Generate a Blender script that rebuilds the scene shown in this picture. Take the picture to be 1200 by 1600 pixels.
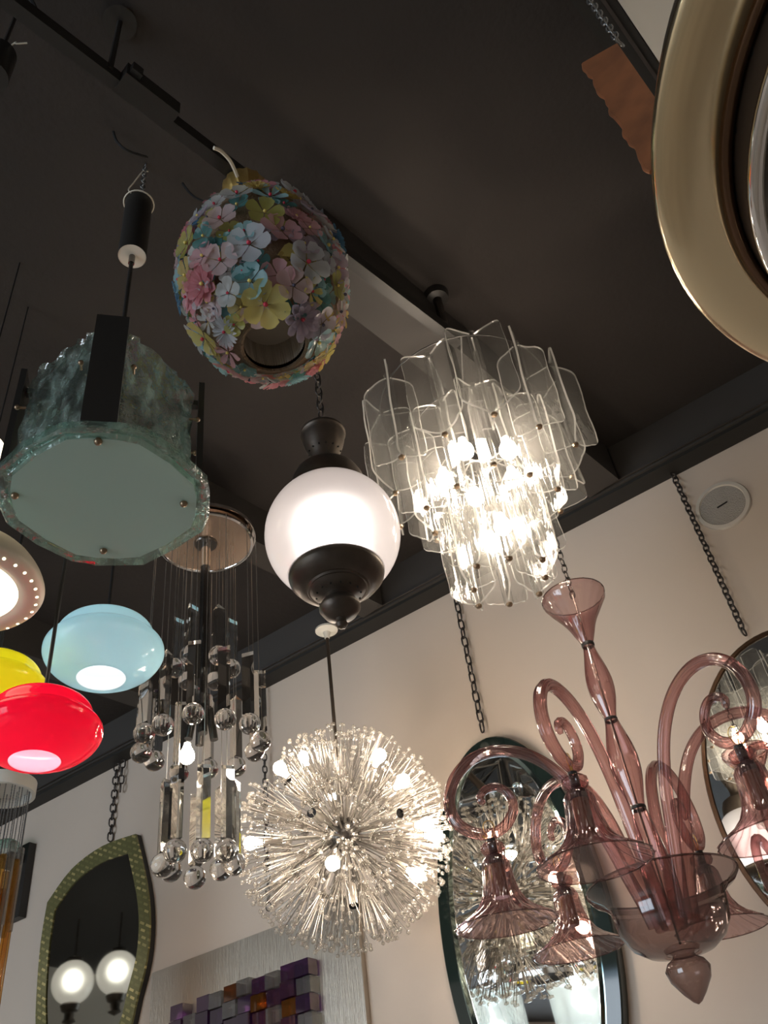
import bpy, math, random
from mathutils import Vector, Matrix
random.seed(7)
PI = math.pi
for o in list(bpy.data.objects):
    bpy.data.objects.remove(o)
SC = bpy.context.scene
COL = SC.collection

# ------------------------------------------------------------------ camera
F = 1400.0                                   # focal length in pixels of the 1200 x 1600 frame
CZ = 1.45                                    # eye height
UPc = Vector((-240, -1600, F)).normalized()  # world up seen by the camera (x right, y down, z forward)
FWc = (Vector((0, 0, 1)) - UPc.z * UPc).normalized()
RTc = FWc.cross(UPc)
if RTc.x < 0:
    RTc = -RTc
cam_d = bpy.data.cameras.new('camera')
cam_d.sensor_fit = 'VERTICAL'
cam_d.sensor_height = 36.0
cam_d.sensor_width = 27.0
cam_d.lens = F / 1600 * 36.0
cam_d.clip_start = 0.02
cam = bpy.data.objects.new('camera', cam_d)
COL.objects.link(cam)
cx = Vector((RTc.x, FWc.x, UPc.x)); cy = -Vector((RTc.y, FWc.y, UPc.y)); cz = -Vector((RTc.z, FWc.z, UPc.z))
M = Matrix((cx, cy, cz)).transposed().to_4x4()
M.translation = Vector((0, 0, CZ))
cam.matrix_world = M
SC.camera = cam

# ------------------------------------------------------------------ light and exposure
SC.view_settings.view_transform = 'Standard'
SC.view_settings.look = 'None'
SC.view_settings.gamma = 1.0
SC.view_settings.use_curve_mapping = False
SC.view_settings.exposure = 0.60
SC.cycles.max_bounces = 11
SC.cycles.diffuse_bounces = 3
SC.cycles.glossy_bounces = 5
SC.cycles.transmission_bounces = 8
SC.cycles.transparent_max_bounces = 36
SC.cycles.sample_clamp_indirect = 4.0
SC.cycles.caustics_reflective = False
SC.cycles.caustics_refractive = False
SC.cycles.use_denoising = True
world = bpy.data.worlds.new('World')
SC.world = world
world.use_nodes = True
bg = world.node_tree.nodes['Background']
bg.inputs['Color'].default_value = (0.62, 0.80, 1.0, 1)
bg.inputs['Strength'].default_value = 1.6
BULB = 80.0      # strength of the lit bulbs
WINDOW = 78.0    # daylight through the shop window behind the camera


# ------------------------------------------------------------------ pixel -> place
def ray(px, py):
    d = Vector((px - 600, py - 800, F)).normalized()
    return Vector((d.dot(RTc), d.dot(FWc), d.dot(UPc)))


def at_dist(px, py, D):                      # point on the pixel's ray, D metres away horizontally
    r = ray(px, py)
    return r * (D / math.hypot(r.x, r.y)) + Vector((0, 0, CZ))


def at_height(px, py, h):                    # point on the pixel's ray, h metres above the eye
    r = ray(px, py)
    return r * (h / r.z) + Vector((0, 0, CZ))


H_BEAM, H_CEIL = 1.9, 2.06                   # above the eye
_a, _b = at_height(60, 1255, H_BEAM), at_height(1200, 660, H_BEAM)
ES = Vector((_b.x - _a.x, _b.y - _a.y, 0)).normalized()      # along the back wall, to the right
ET = Vector((ES.y, -ES.x, 0))                                 # out of the back wall, into the room
W0 = at_height(640, 955, H_BEAM); W0.z = 0


def st(s, t, z=0.0):
    return W0 + ES * s + ET * t + Vector((0, 0, z))


def on_wall(px, py, off=0.03):               # -> (s, z) on the back wall
    r = ray(px, py)
    p0 = W0 + ET * off
    q = r * (p0.dot(ET) / r.dot(ET))
    return (q - p0).dot(ES), q.z + CZ


WALL_ROT = Matrix((ES, Vector((0, 0, 1)), ET)).transposed().to_4x4()   # local x along wall, y up, z out of wall


# ------------------------------------------------------------------ materials
MAT = {}


def new_mat(name):
    m = bpy.data.materials.new(name)
    m.use_nodes = True
    nt = m.node_tree
    nt.nodes.clear()
    out = nt.nodes.new('ShaderNodeOutputMaterial')
    MAT[name] = m
    return m, nt, out


def noise_node(nt, scale, detail=3.0, stretch=None):
    tc = nt.nodes.new('ShaderNodeTexCoord')
    n = nt.nodes.new('ShaderNodeTexNoise')
    n.inputs['Scale'].default_value = scale
    n.inputs['Detail'].default_value = detail
    if stretch:
        mp = nt.nodes.new('ShaderNodeMapping')
        mp.inputs['Scale'].default_value = stretch
        nt.links.new(tc.outputs['Object'], mp.inputs['Vector'])
        nt.links.new(mp.outputs['Vector'], n.inputs['Vector'])
    else:
        nt.links.new(tc.outputs['Object'], n.inputs['Vector'])
    return n


def bump_node(nt, scale, strength, dist=0.01, stretch=None, detail=3.0):
    n = noise_node(nt, scale, detail, stretch)
    b = nt.nodes.new('ShaderNodeBump')
    b.inputs['Strength'].default_value = strength
    b.inputs['Distance'].default_value = dist
    nt.links.new(n.outputs['Fac'], b.inputs['Height'])
    return b


def pbr(name, col, rough=0.5, metal=0.0, bump=None, var=None, coat=0.0, emit=None, stretch=None, spec=0.5):
    m, nt, out = new_mat(name)
    p = nt.nodes.new('ShaderNodeBsdfPrincipled')
    p.inputs['Base Color'].default_value = (*col, 1)
    p.inputs['Roughness'].default_value = rough
    p.inputs['Metallic'].default_value = metal
    p.inputs['Coat Weight'].default_value = coat
    p.inputs['Coat Roughness'].default_value = 0.05
    p.inputs['Specular IOR Level'].default_value = spec
    if emit:
        p.inputs['Emission Color'].default_value = (*emit[0], 1)
        p.inputs['Emission Strength'].default_value = emit[1]
    if var:                                   # (scale, other colour, low, high)
        n = noise_node(nt, var[0], 4.0, stretch)
        r = nt.nodes.new('ShaderNodeValToRGB')
        r.color_ramp.elements[0].position = var[2]
        r.color_ramp.elements[1].position = var[3]
        r.color_ramp.elements[0].color = (*col, 1)
        r.color_ramp.elements[1].color = (*var[1], 1)
        nt.links.new(n.outputs['Fac'], r.inputs['Fac'])
        nt.links.new(r.outputs['Color'], p.inputs['Base Color'])
    if bump:
        b = bump_node(nt, bump[0], bump[1], 0.01, stretch)
        nt.links.new(b.outputs['Normal'], p.inputs['Normal'])
    nt.links.new(p.outputs['BSDF'], out.inputs['Surface'])
    return m


def thin_glass(name, tint, deep=None, ior=1.5, rough=0.02, bump=None, milk=0.0, milk_col=(1, 1, 1), stretch=None, grazing=0.55, patch=None):
    """blown glass wall: tinted see-through, fresnel gloss, a little milkiness that catches light"""
    m, nt, out = new_mat(name)
    L = nt.links.new
    tr = nt.nodes.new('ShaderNodeBsdfTransparent')
    tr.inputs['Color'].default_value = (*tint, 1)
    gl = nt.nodes.new('ShaderNodeBsdfGlossy')
    gl.inputs['Roughness'].default_value = rough
    f0 = ((ior - 1) / (ior + 1)) ** 2
    fc = nt.nodes.new('ShaderNodeLayerWeight')
    fc.inputs['Blend'].default_value = 0.5
    pw = nt.nodes.new('ShaderNodeMath'); pw.operation = 'POWER'; pw.inputs[1].default_value = 4.0
    fr = nt.nodes.new('ShaderNodeMath'); fr.operation = 'MULTIPLY_ADD'
    fr.inputs[1].default_value = 0.9 - f0; fr.inputs[2].default_value = f0
    L(fc.outputs['Facing'], pw.inputs[0]); L(pw.outputs[0], fr.inputs[0])
    if deep:                                  # longer way through the glass where it is seen on edge
        lw = nt.nodes.new('ShaderNodeLayerWeight')
        lw.inputs['Blend'].default_value = grazing
        mx = nt.nodes.new('ShaderNodeMix')
        mx.data_type = 'RGBA'
        mx.inputs[6].default_value = (*tint, 1)
        mx.inputs[7].default_value = (*deep, 1)
        L(lw.outputs['Facing'], mx.inputs[0])
        L(mx.outputs[2], tr.inputs['Color'])
    if bump:
        b = bump_node(nt, bump[0], bump[1], 0.01, stretch)
        L(b.outputs['Normal'], gl.inputs['Normal'])
        L(b.outputs['Normal'], fc.inputs['Normal'])
    body = tr
    if milk > 0:
        tl = nt.nodes.new('ShaderNodeBsdfTranslucent')
        tl.inputs['Color'].default_value = (*milk_col, 1)
        df = nt.nodes.new('ShaderNodeBsdfDiffuse')
        df.inputs['Color'].default_value = (*milk_col, 1)
        m1 = nt.nodes.new('ShaderNodeMixShader')
        m1.inputs[0].default_value = 0.5
        L(tl.outputs[0], m1.inputs[1]); L(df.outputs[0], m1.inputs[2])
        m2 = nt.nodes.new('ShaderNodeMixShader')
        m2.inputs[0].default_value = milk
        if patch:                             # cast glass texture: milky streaks that stand in for bright glints
            pn = noise_node(nt, patch[0], 5.0, (1, 1, .45))
            pr_ = nt.nodes.new('ShaderNodeMapRange')
            pr_.inputs[1].default_value = .48; pr_.inputs[2].default_value = .70; pr_.inputs[3].default_value = milk; pr_.inputs[4].default_value = patch[1]
            L(pn.outputs['Fac'], pr_.inputs[0]); L(pr_.outputs[0], m2.inputs[0])
        L(tr.outputs[0], m2.inputs[1]); L(m1.outputs[0], m2.inputs[2])
        body = m2
    mix = nt.nodes.new('ShaderNodeMixShader')
    L(fr.outputs[0], mix.inputs[0]); L(body.outputs[0], mix.inputs[1]); L(gl.outputs[0], mix.inputs[2])
    L(mix.outputs[0], out.inputs['Surface'])
    return m


def milk_wall(name, col, clear):
    m, nt, out = new_mat(name)
    L = nt.links.new
    rf = nt.nodes.new('ShaderNodeBsdfRefraction')
    rf.inputs['Color'].default_value = (1, .98, .97, 1); rf.inputs['Roughness'].default_value = .62; rf.inputs['IOR'].default_value = 1.3
    tl = nt.nodes.new('ShaderNodeBsdfTranslucent'); tl.inputs['Color'].default_value = (*col, 1)
    df = nt.nodes.new('ShaderNodeBsdfDiffuse'); df.inputs['Color'].default_value = (*col, 1)
    tr = nt.nodes.new('ShaderNodeBsdfTransparent')
    gl = nt.nodes.new('ShaderNodeBsdfGlossy'); gl.inputs['Roughness'].default_value = .04
    lw = nt.nodes.new('ShaderNodeLayerWeight'); lw.inputs['Blend'].default_value = .5
    pw = nt.nodes.new('ShaderNodeMath'); pw.operation = 'POWER'; pw.inputs[1].default_value = 4.0
    fr = nt.nodes.new('ShaderNodeMath'); fr.operation = 'MULTIPLY_ADD'; fr.inputs[1].default_value = .5; fr.inputs[2].default_value = .035
    L(lw.outputs['Facing'], pw.inputs[0]); L(pw.outputs[0], fr.inputs[0])
    prev = tl
    for sh, f in ((df, .30), (rf, clear), (tr, .03)):
        mx = nt.nodes.new('ShaderNodeMixShader'); mx.inputs[0].default_value = f
        L(prev.outputs[0], mx.inputs[1]); L(sh.outputs[0], mx.inputs[2]); prev = mx
    mx = nt.nodes.new('ShaderNodeMixShader')
    L(fr.outputs[0], mx.inputs[0]); L(prev.outputs[0], mx.inputs[1]); L(gl.outputs[0], mx.inputs[2])
    L(mx.outputs[0], out.inputs['Surface'])
    return m


def opal_glass(name, col, rough):
    m, nt, out = new_mat(name)
    p = nt.nodes.new('ShaderNodeBsdfPrincipled')
    p.inputs['Base Color'].default_value = (*col, 1)
    p.inputs['Roughness'].default_value = rough
    tl = nt.nodes.new('ShaderNodeBsdfTranslucent')
    tl.inputs['Color'].default_value = (*col, 1)
    mx = nt.nodes.new('ShaderNodeMixShader'); mx.inputs[0].default_value = 0.45
    nt.links.new(p.outputs[0], mx.inputs[1]); nt.links.new(tl.outputs[0], mx.inputs[2])
    nt.links.new(mx.outputs[0], out.inputs['Surface'])
    return m


def solid_glass(name, col, rough=0.0, ior=1.5):
    m, nt, out = new_mat(name)
    g = nt.nodes.new('ShaderNodeBsdfGlass')
    g.inputs['Color'].default_value = (*col, 1)
    g.inputs['Roughness'].default_value = rough
    g.inputs['IOR'].default_value = ior
    nt.links.new(g.outputs[0], out.inputs['Surface'])
    return m


def emitter(name, col, strength):
    m, nt, out = new_mat(name)
    e = nt.nodes.new('ShaderNodeEmission')
    e.inputs['Color'].default_value = (*col, 1)
    e.inputs['Strength'].default_value = strength
    nt.links.new(e.outputs[0], out.inputs['Surface'])
    return m


WARM = (1.0, 0.84, 0.67)
pbr('ceiling_paint', (0.038, 0.032, 0.029), 0.8, bump=(60, 0.15), var=(1.3, (0.045, 0.038, 0.034), 0.35, 0.75), spec=0.3)
pbr('beam_paint', (0.048, 0.043, 0.039), 0.7, var=(2.0, (0.058, 0.051, 0.046), 0.3, 0.8))
pbr('black_paint', (0.018, 0.017, 0.015), 0.6)
pbr('wall_paint', (0.66, 0.555, 0.465), 0.85, bump=(35, 0.05), var=(1.1, (0.69, 0.585, 0.49), 0.35, 0.7))
pbr('soffit_paint', (0.85, 0.80, 0.70), 0.85)
pbr('floor_boards', (0.58, 0.52, 0.45), 0.4, var=(3.0, (0.44, 0.39, 0.33), 0.4, 0.7))
pbr('black_metal', (0.022, 0.020, 0.018), 0.45)
pbr('bronze', (0.085, 0.068, 0.056), 0.42, 0.75, bump=(40, 0.08), var=(14, (0.13, 0.105, 0.085), 0.4, 0.75))
pbr('chain_metal', (0.10, 0.09, 0.085), 0.4, 0.9)
pbr('chain_steel', (0.35, 0.36, 0.37), 0.3, 0.95)
pbr('chrome', (0.78, 0.76, 0.74), 0.08, 1.0)
pbr('dark_chrome', (0.20, 0.19, 0.18), 0.25, 1.0)
pbr('silver_wire', (0.62, 0.58, 0.53), 0.3, 0.9)
pbr('spray_wire', (0.33, 0.305, 0.275), 0.35, 0.7)
pbr('brass', (0.86, 0.72, 0.48), 0.17, 1.0, bump=(5, 0.12))
pbr('screw_brass', (0.33, 0.24, 0.16), 0.35, 0.9)
pbr('brown_metal', (0.13, 0.075, 0.045), 0.25, 0.9)
pbr('perforated_metal', (0.055, 0.035, 0.022), 0.45, 0.6)
pbr('gold', (0.98, 0.66, 0.22), 0.30, 0.9, bump=(60, 0.2))
pbr('gold_mesh', (0.22, 0.15, 0.09), 0.75, 0.3, bump=(180, 0.5))
pbr('copper_sheet', (0.42, 0.16, 0.07), 0.5, 0.55, bump=(12, 0.2), var=(16, (0.24, 0.10, 0.05), 0.4, 0.75))
pbr('mirror', (0.86, 0.88, 0.86), 0.015, 1.0)
pbr('smoked_mirror', (0.42, 0.44, 0.40), 0.03, 1.0)
pbr('bevel_mirror', (0.34, 0.44, 0.41), 0.05, 1.0)
pbr('green_black_glass', (0.012, 0.022, 0.020), 0.06, 0.0, coat=0.6)
pbr('brushed_steel', (0.48, 0.415, 0.34), 0.33, 1.0, bump=(9, 0.25), stretch=(60, 1, 1))
pbr('cream_plastic', (0.80, 0.74, 0.60), 0.45)
pbr('white_plate', (0.72, 0.66, 0.58), 0.5)
pbr('white_enamel', (0.80, 0.78, 0.72), 0.4)
pbr('speaker_grille', (0.42, 0.39, 0.35), 0.7, bump=(260, 0.5))
pbr('speaker_rim', (0.66, 0.61, 0.54), 0.6)
pbr('cable_black', (0.012, 0.012, 0.012), 0.5)
pbr('cable_white', (0.75, 0.68, 0.55), 0.5)
pbr('wall_tint_mirror', (0.74, 0.55, 0.42), 0.18, 0.85)  # peach tint stands in for the walls reflected in the plate
pbr('ribbed_metal', (0.62, 0.54, 0.45), 0.5, 0.2)
pbr('socket_amber', (0.25, 0.12, 0.045), 0.35, coat=0.4)
pbr('ash_white', (0.66, 0.66, 0.62), 0.5)

thin_glass('clear_leaf', (0.985, 0.985, 0.98), (0.80, 0.81, 0.80), 1.75, 0.07, bump=(38, 0.5), milk=0.035, milk_col=(1, .98, .95), stretch=(1, 1, .35), grazing=.25)
thin_glass('leaf_edge', (0.9, 0.92, 0.91), None, 1.8, 0.1, milk=0.5, milk_col=(1, .98, .95))  # milkier edge faces imitate light gathered along the glass rim
thin_glass('purple_glass', (0.86, 0.66, 0.65), (0.30, 0.12, 0.13), 2.0, 0.06, milk=0.06, milk_col=(.80, .42, .42), grazing=.40)
thin_glass('purple_smoke', (0.62, 0.52, 0.50), (0.20, 0.13, 0.13), 1.9, 0.07, milk=0.05, milk_col=(.42, .33, .32), grazing=.40)
thin_glass('green_glass', (0.93, 0.97, 0.95), (0.50, 0.68, 0.62), 2.5, 0.07, bump=(34, 1.0), milk=0.03, milk_col=(.72, .90, .84), grazing=.35, patch=(38, .5))
thin_glass('green_edge', (0.88, 0.96, 0.93), (0.45, 0.76, 0.66), 2.4, 0.06, bump=(45, 1.0), milk=0.08, milk_col=(.66, .92, .82), patch=(45, .5))
thin_glass('window_pane', (0.95, 0.97, 0.98), None, 1.3, 0.0)
thin_glass('bead_glass', (0.97, 0.95, 0.92), (0.55, 0.52, 0.48), 1.8, 0.04, milk=0.22, milk_col=(1, .96, .90))
thin_glass('petal_stem', (0.95, 0.93, 0.90), (0.6, 0.56, 0.5), 1.5, 0.05, milk=0.35, milk_col=(.9, .84, .76))
milk_wall('milk_globe', (.90, .86, .85), .38)
thin_glass('lens_glass', (0.90, 0.90, 0.86), (0.5, 0.5, 0.48), 1.5, 0.03, milk=0.05)
thin_glass('amber_glass', (0.95, 0.74, 0.36), (0.55, 0.28, 0.05), 1.5, 0.05, milk=0.12, milk_col=(.9, .6, .2))
thin_glass('violet_block', (0.42, 0.24, 0.50), (0.15, 0.06, 0.2), 2.2, 0.04, milk=0.12, milk_col=(.35, .16, .45))
thin_glass('amber_block', (0.62, 0.26, 0.08), (0.25, 0.08, 0.02), 2.2, 0.04, milk=0.15, milk_col=(.6, .25, .06))
thin_glass('clear_block', (0.80, 0.80, 0.78), (0.4, 0.4, 0.4), 2.2, 0.04, milk=0.10)
thin_glass('ice_glass', (0.90, 0.96, 0.97), (0.5, 0.6, 0.6), 1.5, 0.05, bump=(30, 0.9), milk=0.3)
solid_glass('crystal', (0.96, 0.95, 0.94), 0.0, 1.5)
solid_glass('crystal_rod', (0.95, 0.95, 0.94), 0.02, 1.5)
thin_glass('frosted_plate', (.75, .88, .84), None, 2.1, .30, milk=.95, milk_col=(.80, 1.0, .93))
opal_glass('opaline_blue', (0.56, 0.83, 0.90), .10)
opal_glass('opaline_lining', (0.88, 0.92, 0.95), .2)
opal_glass('opaline_red', (0.90, 0.012, 0.060), .07)
opal_glass('pink_lining', (0.90, 0.58, 0.72), .2)
opal_glass('opaline_yellow', (0.90, 0.80, 0.02), .12)
emitter('bulb_lit', WARM, BULB)
emitter('bulb_core', (1.0, 0.90, 0.84), 3.9)
emitter('added_bulb_soft', (1.0, 0.92, 0.84), 25.0)  # for the bulbs added inside the opaline pendants
emitter('added_bulb_blue', (1.0, 0.96, 0.92), 33.0)  # stronger added bulb that lifts the blue shade
emitter('cream_lit', (1.0, 0.88, 0.62), 2.2)
emitter('lamp_globe_lit', (1.0, 0.95, 0.86), 7.0)
emitter('lantern_bulb', (1.0, 0.93, 0.84), 22.0)
pbr('bulb_off', (0.85, 0.8, 0.75), 0.2)


def flower_mat(name, col, clear=0.25):
    m, nt, out = new_mat(name)
    L = nt.links.new
    p = nt.nodes.new('ShaderNodeBsdfPrincipled')
    p.inputs['Base Color'].default_value = (*col, 1)
    p.inputs['Roughness'].default_value = 0.18
    p.inputs['Coat Weight'].default_value = 0.4
    b = bump_node(nt, 90, 0.4)
    L(b.outputs['Normal'], p.inputs['Normal'])
    tl = nt.nodes.new('ShaderNodeBsdfTranslucent')
    tl.inputs['Color'].default_value = (*col, 1)
    tr = nt.nodes.new('ShaderNodeBsdfTransparent')
    tr.inputs['Color'].default_value = (0.9, 0.9, 0.9, 1)
    a = nt.nodes.new('ShaderNodeMixShader'); a.inputs[0].default_value = 0.35
    c = nt.nodes.new('ShaderNodeMixShader'); c.inputs[0].default_value = clear
    L(p.outputs[0], a.inputs[1]); L(tl.outputs[0], a.inputs[2])
    L(a.outputs[0], c.inputs[1]); L(tr.outputs[0], c.inputs[2])
    L(c.outputs[0], out.inputs['Surface'])


FC = {'white': (.74, .76, .80), 'pink': (.80, .45, .48), 'rose': (.78, .32, .36), 'blush': (.78, .58, .58), 'yellow': (.82, .70, .22),
      'olive': (.52, .50, .12), 'aqua': (.38, .66, .70), 'teal': (.09, .30, .30), 'lilac': (.60, .50, .60), 'gold': (.70, .52, .16),
      'blue': (.10, .25, .42), 'ice': (.70, .70, .68)}
for k, v in FC.items():
    flower_mat('petal_' + k, v, 0.12 if k in ('yellow', 'rose', 'pink') else 0.22)
pbr('bead_red', (.65, .05, .09), .2); pbr('bead_yellow', (.9, .72, .2), .2); pbr('bead_dark', (.08, .07, .12), .2)


# ------------------------------------------------------------------ mesh helpers
class MB:
    def __init__(self):
        self.v, self.f, self.fm, self.cur = [], [], [], 0

    def add(self, vs, fs):
        n = len(self.v)
        self.v += [tuple(p) for p in vs]
        self.f += [tuple(i + n for i in f) for f in fs]
        self.fm += [self.cur] * len(fs)
        return self

    def box(self, c, size, rot=None):
        c = Vector(c)
        vs = []
        for k in range(8):
            p = Vector(((-.5, .5)[k & 1] * size[0], (-.5, .5)[k >> 1 & 1] * size[1], (-.5, .5)[k >> 2 & 1] * size[2]))
            vs.append((rot @ p if rot else p) + c)
        return self.add(vs, [(0, 2, 3, 1), (4, 5, 7, 6), (0, 1, 5, 4), (2, 6, 7, 3), (0, 4, 6, 2), (1, 3, 7, 5)])

    def prism(self, poly, z0, z1, fn=None):       # polygon in x,y extruded along z
        n = len(poly)
        vs = [(x, y, z0) for x, y in poly] + [(x, y, z1) for x, y in poly]
        if fn:
            vs = [fn(p) for p in vs]
        fs = [tuple(range(n - 1, -1, -1)), tuple(range(n, 2 * n))]
        fs += [(i, (i + 1) % n, n + (i + 1) % n, n + i) for i in range(n)]
        return self.add(vs, fs)

    def tube(self, path, rad, n=8, cap=True, closed=False):
        path = [Vector(p) for p in path]
        m = len(path)
        if not hasattr(rad, '__len__'):
            rad = [rad] * m
        ref = None
        vs, fs = [], []
        for i, p in enumerate(path):
            if closed:
                t = (path[(i + 1) % m] - path[i - 1]).normalized()
            else:
                t = (path[min(i + 1, m - 1)] - path[max(i - 1, 0)]).normalized()
            if ref is None:
                ref = t.orthogonal().normalized()
            ref = (ref - t * ref.dot(t)).normalized()
            b = t.cross(ref)
            for k in range(n):
                a = 2 * PI * k / n
                vs.append(p + (ref * math.cos(a) + b * math.sin(a)) * rad[i])
        for i in range(m if closed else m - 1):
            j = (i + 1) % m
            for k in range(n):
                k2 = (k + 1) % n
                fs.append((i * n + k, i * n + k2, j * n + k2, j * n + k))
        if cap and not closed:
            fs.append(tuple(range(n - 1, -1, -1)))
            fs.append(tuple(range((m - 1) * n, m * n)))
        return self.add(vs, fs)

    def lathe(self, prof, n=48, flute=None, c=(0, 0, 0), cap=False, a0=0.0, a1=2 * PI):
        """prof [(r, z)], flute(i, angle) -> radius factor"""
        full = abs(a1 - a0 - 2 * PI) < 1e-6
        cols = n if full else n + 1
        vs, fs = [], []
        for i, (r, z) in enumerate(prof):
            for k in range(cols):
                a = a0 + (a1 - a0) * k / n
                q = r * (flute(i, a) if flute else 1.0)
                vs.append((c[0] + q * math.cos(a), c[1] + q * math.sin(a), c[2] + z))
        for i in range(len(prof) - 1):
            for k in range(n):
                k2 = (k + 1) % cols
                fs.append((i * cols + k, i * cols + k2, (i + 1) * cols + k2, (i + 1) * cols + k))
        if cap:
            fs.append(tuple(range(cols - 1, -1, -1)))
            fs.append(tuple((len(prof) - 1) * cols + k for k in range(cols)))
        return self.add(vs, fs)

    def ball(self, c, r, n=16, m=10, sz=1.0):
        prof = [(max(1e-5, r * math.sin(PI * i / m)), -r * sz * math.cos(PI * i / m)) for i in range(m + 1)]
        return self.lathe(prof, n, c=c)

    def ico(self, c, r):
        t = (1 + 5 ** .5) / 2
        vs = [Vector(p).normalized() * r + Vector(c) for p in
              [(-1, t, 0), (1, t, 0), (-1, -t, 0), (1, -t, 0), (0, -1, t), (0, 1, t), (0, -1, -t), (0, 1, -t), (t, 0, -1), (t, 0, 1), (-t, 0, -1), (-t, 0, 1)]]
        return self.add(vs, [(0, 11, 5), (0, 5, 1), (0, 1, 7), (0, 7, 10), (0, 10, 11), (1, 5, 9), (5, 11, 4), (11, 10, 2), (10, 7, 6), (7, 1, 8),
                             (3, 9, 4), (3, 4, 2), (3, 2, 6), (3, 6, 8), (3, 8, 9), (4, 9, 5), (2, 4, 11), (6, 2, 10), (8, 6, 7), (9, 8, 1)])

    def mesh(self, name, mat, angle=40):
        me = bpy.data.meshes.new(name)
        me.from_pydata(self.v, [], self.f)
        me.update()
        me.polygons.foreach_set('use_smooth', [True] * len(me.polygons))
        me.set_sharp_from_angle(angle=math.radians(angle))
        for k in (mat if isinstance(mat, tuple) else (mat,)):
            me.materials.append(MAT[k])
        if isinstance(mat, tuple):
            me.polygons.foreach_set('material_index', self.fm)
        return me

    def build(self, name, mat, parent=None, angle=40, loc=None, rot=None):
        return link(name, self.mesh(name, mat, angle), parent, loc, rot)


def link(name, me, parent=None, loc=None, rot=None, label=None):
    o = bpy.data.objects.new(name, me)
    COL.objects.link(o)
    if parent:
        o.parent = parent
    if rot is not None:
        m = rot.to_4x4() if not isinstance(rot, Matrix) or len(rot) == 3 else rot.copy()
        if loc is not None:
            m.translation = Vector(loc)
        o.matrix_local = m
    elif loc is not None:
        o.location = loc
    if label:
        o['label'] = label
    return o


def thing(name, label, cat, loc=(0, 0, 0), rot=None, group=None):
    o = link(name, None, None, loc, rot)
    o.empty_display_size = 0.05
    o['label'] = label
    o['category'] = cat
    if group:
        o['group'] = group
    return o


def tag(o, label, cat, group=None):
    o['label'] = label
    o['category'] = cat
    if group:
        o['group'] = group
    return o


def struct(o, label):
    o['kind'] = 'structure'
    o['label'] = label
    return o


def rot_to(d, up=Vector((0, 0, 1))):             # local +z along d
    d = Vector(d).normalized()
    x = up.cross(d)
    if x.length < 1e-4:
        x = Vector((1, 0, 0))
    x.normalize()
    y = d.cross(x)
    return Matrix((x, y, d)).transposed().to_4x4()


def smooth_path(pts, k=4):                       # Catmull-Rom
    pts = [Vector(p) for p in pts]
    out = []
    for i in range(len(pts) - 1):
        p0, p1, p2, p3 = pts[max(i - 1, 0)], pts[i], pts[i + 1], pts[min(i + 2, len(pts) - 1)]
        for j in range(k):
            t = j / k
            out.append(0.5 * ((2 * p1) + (p2 - p0) * t + (2 * p0 - 5 * p1 + 4 * p2 - p3) * t * t + (3 * p1 - p0 - 3 * p2 + p3) * t ** 3))
    out.append(pts[-1])
    return out


LINKS = {}


def chain(parent, p0, p1, length, wire, mat='chain_metal', width=None):
    """oval links from p0 to p1 (parent's local coordinates)"""
    p0, p1 = Vector(p0), Vector(p1)
    width = width or length * 0.55
    key = (round(length, 4), round(wire, 5), mat, round(width, 4))
    if key not in LINKS:
        h, w = length / 2 - width / 2, width / 2
        path = []
        for k in range(5):
            a = PI * k / 4
            path.append((w * math.cos(a), 0, h + w * math.sin(a)))
        for k in range(5):
            a = PI + PI * k / 4
            path.append((w * math.cos(a), 0, -h + w * math.sin(a)))
        LINKS[key] = MB().tube(path, wire, 5, closed=True).mesh('chain_link', mat, 80)
    d = p1 - p0
    step = length - 2.2 * wire
    n = max(1, round(d.length / step))
    R = rot_to(d, Vector((0.3, 1, 0)))
    for i in range(n):
        m = R @ Matrix.Rotation(PI / 2 * (i % 2) + 0.5 + random.uniform(-.15, .15), 4, 'Z')
        link('chain_link', LINKS[key], parent, p0 + d * ((i + .5) / n), m)


def bulb(parent, c, r, mat='bulb_lit', d=(0, 0, -1)):
    """pear-shaped bulb whose glass points along d, centre of the glass at c"""
    prof = [(.0005, r * 1.0), (r * .55, r * .83), (r * .9, r * .43), (r, 0), (r * .9, -r * .5), (r * .6, -r * 1.05), (r * .42, -r * 1.5), (r * .40, -r * 1.8)]
    return MB().lathe(prof[::-1], 14).build('bulb', mat, parent, 60, c, rot_to(d))


# ------------------------------------------------------------------ the room
S0, S1, T1 = -4.6, 3.6, 6.6
Z_CEIL, Z_BEAM = CZ + H_CEIL, CZ + H_BEAM


def slab(name, mat, s0, s1, t0, t1, z0, z1, parent=None):
    P = [st(s0, t0), st(s1, t0), st(s1, t1), st(s0, t1)]
    return MB().prism([(p.x, p.y) for p in P][::-1], z0, z1).build(name, mat, parent)


struct(slab('floor', 'floor_boards', S0, S1, 0, T1, -0.1, 0), 'pale shop floor')
struct(slab('ceiling', 'ceiling_paint', S0 - .1, S1 + .1, -.1, T1 + .1, Z_CEIL, Z_CEIL + .1), 'dark brown painted ceiling')
struct(slab('wall_back', 'wall_paint', S0 - .1, S1 + .1, -.1, 0, 0, Z_CEIL), 'warm off-white plaster wall behind the lamps')
struct(slab('wall_left', 'wall_paint', S0 - .1, S0, 0, T1, 0, Z_CEIL), 'off-white side wall of the shop')
struct(slab('wall_right', 'wall_paint', S1, S1 + .1, 0, T1, 0, Z_CEIL), 'off-white side wall beyond the brass lamp')
wf = struct(slab('wall_front', 'wall_paint', -0.2, S1 + .1, T1, T1 + .1, 0, Z_CEIL), 'off-white front wall behind the camera')
slab('wall_section', 'wall_paint', S0 - .1, -3.9, T1, T1 + .1, 0, Z_CEIL, wf)
slab('wall_section', 'wall_paint', -3.9, -.2, T1, T1 + .1, 0, .55, wf)
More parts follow.
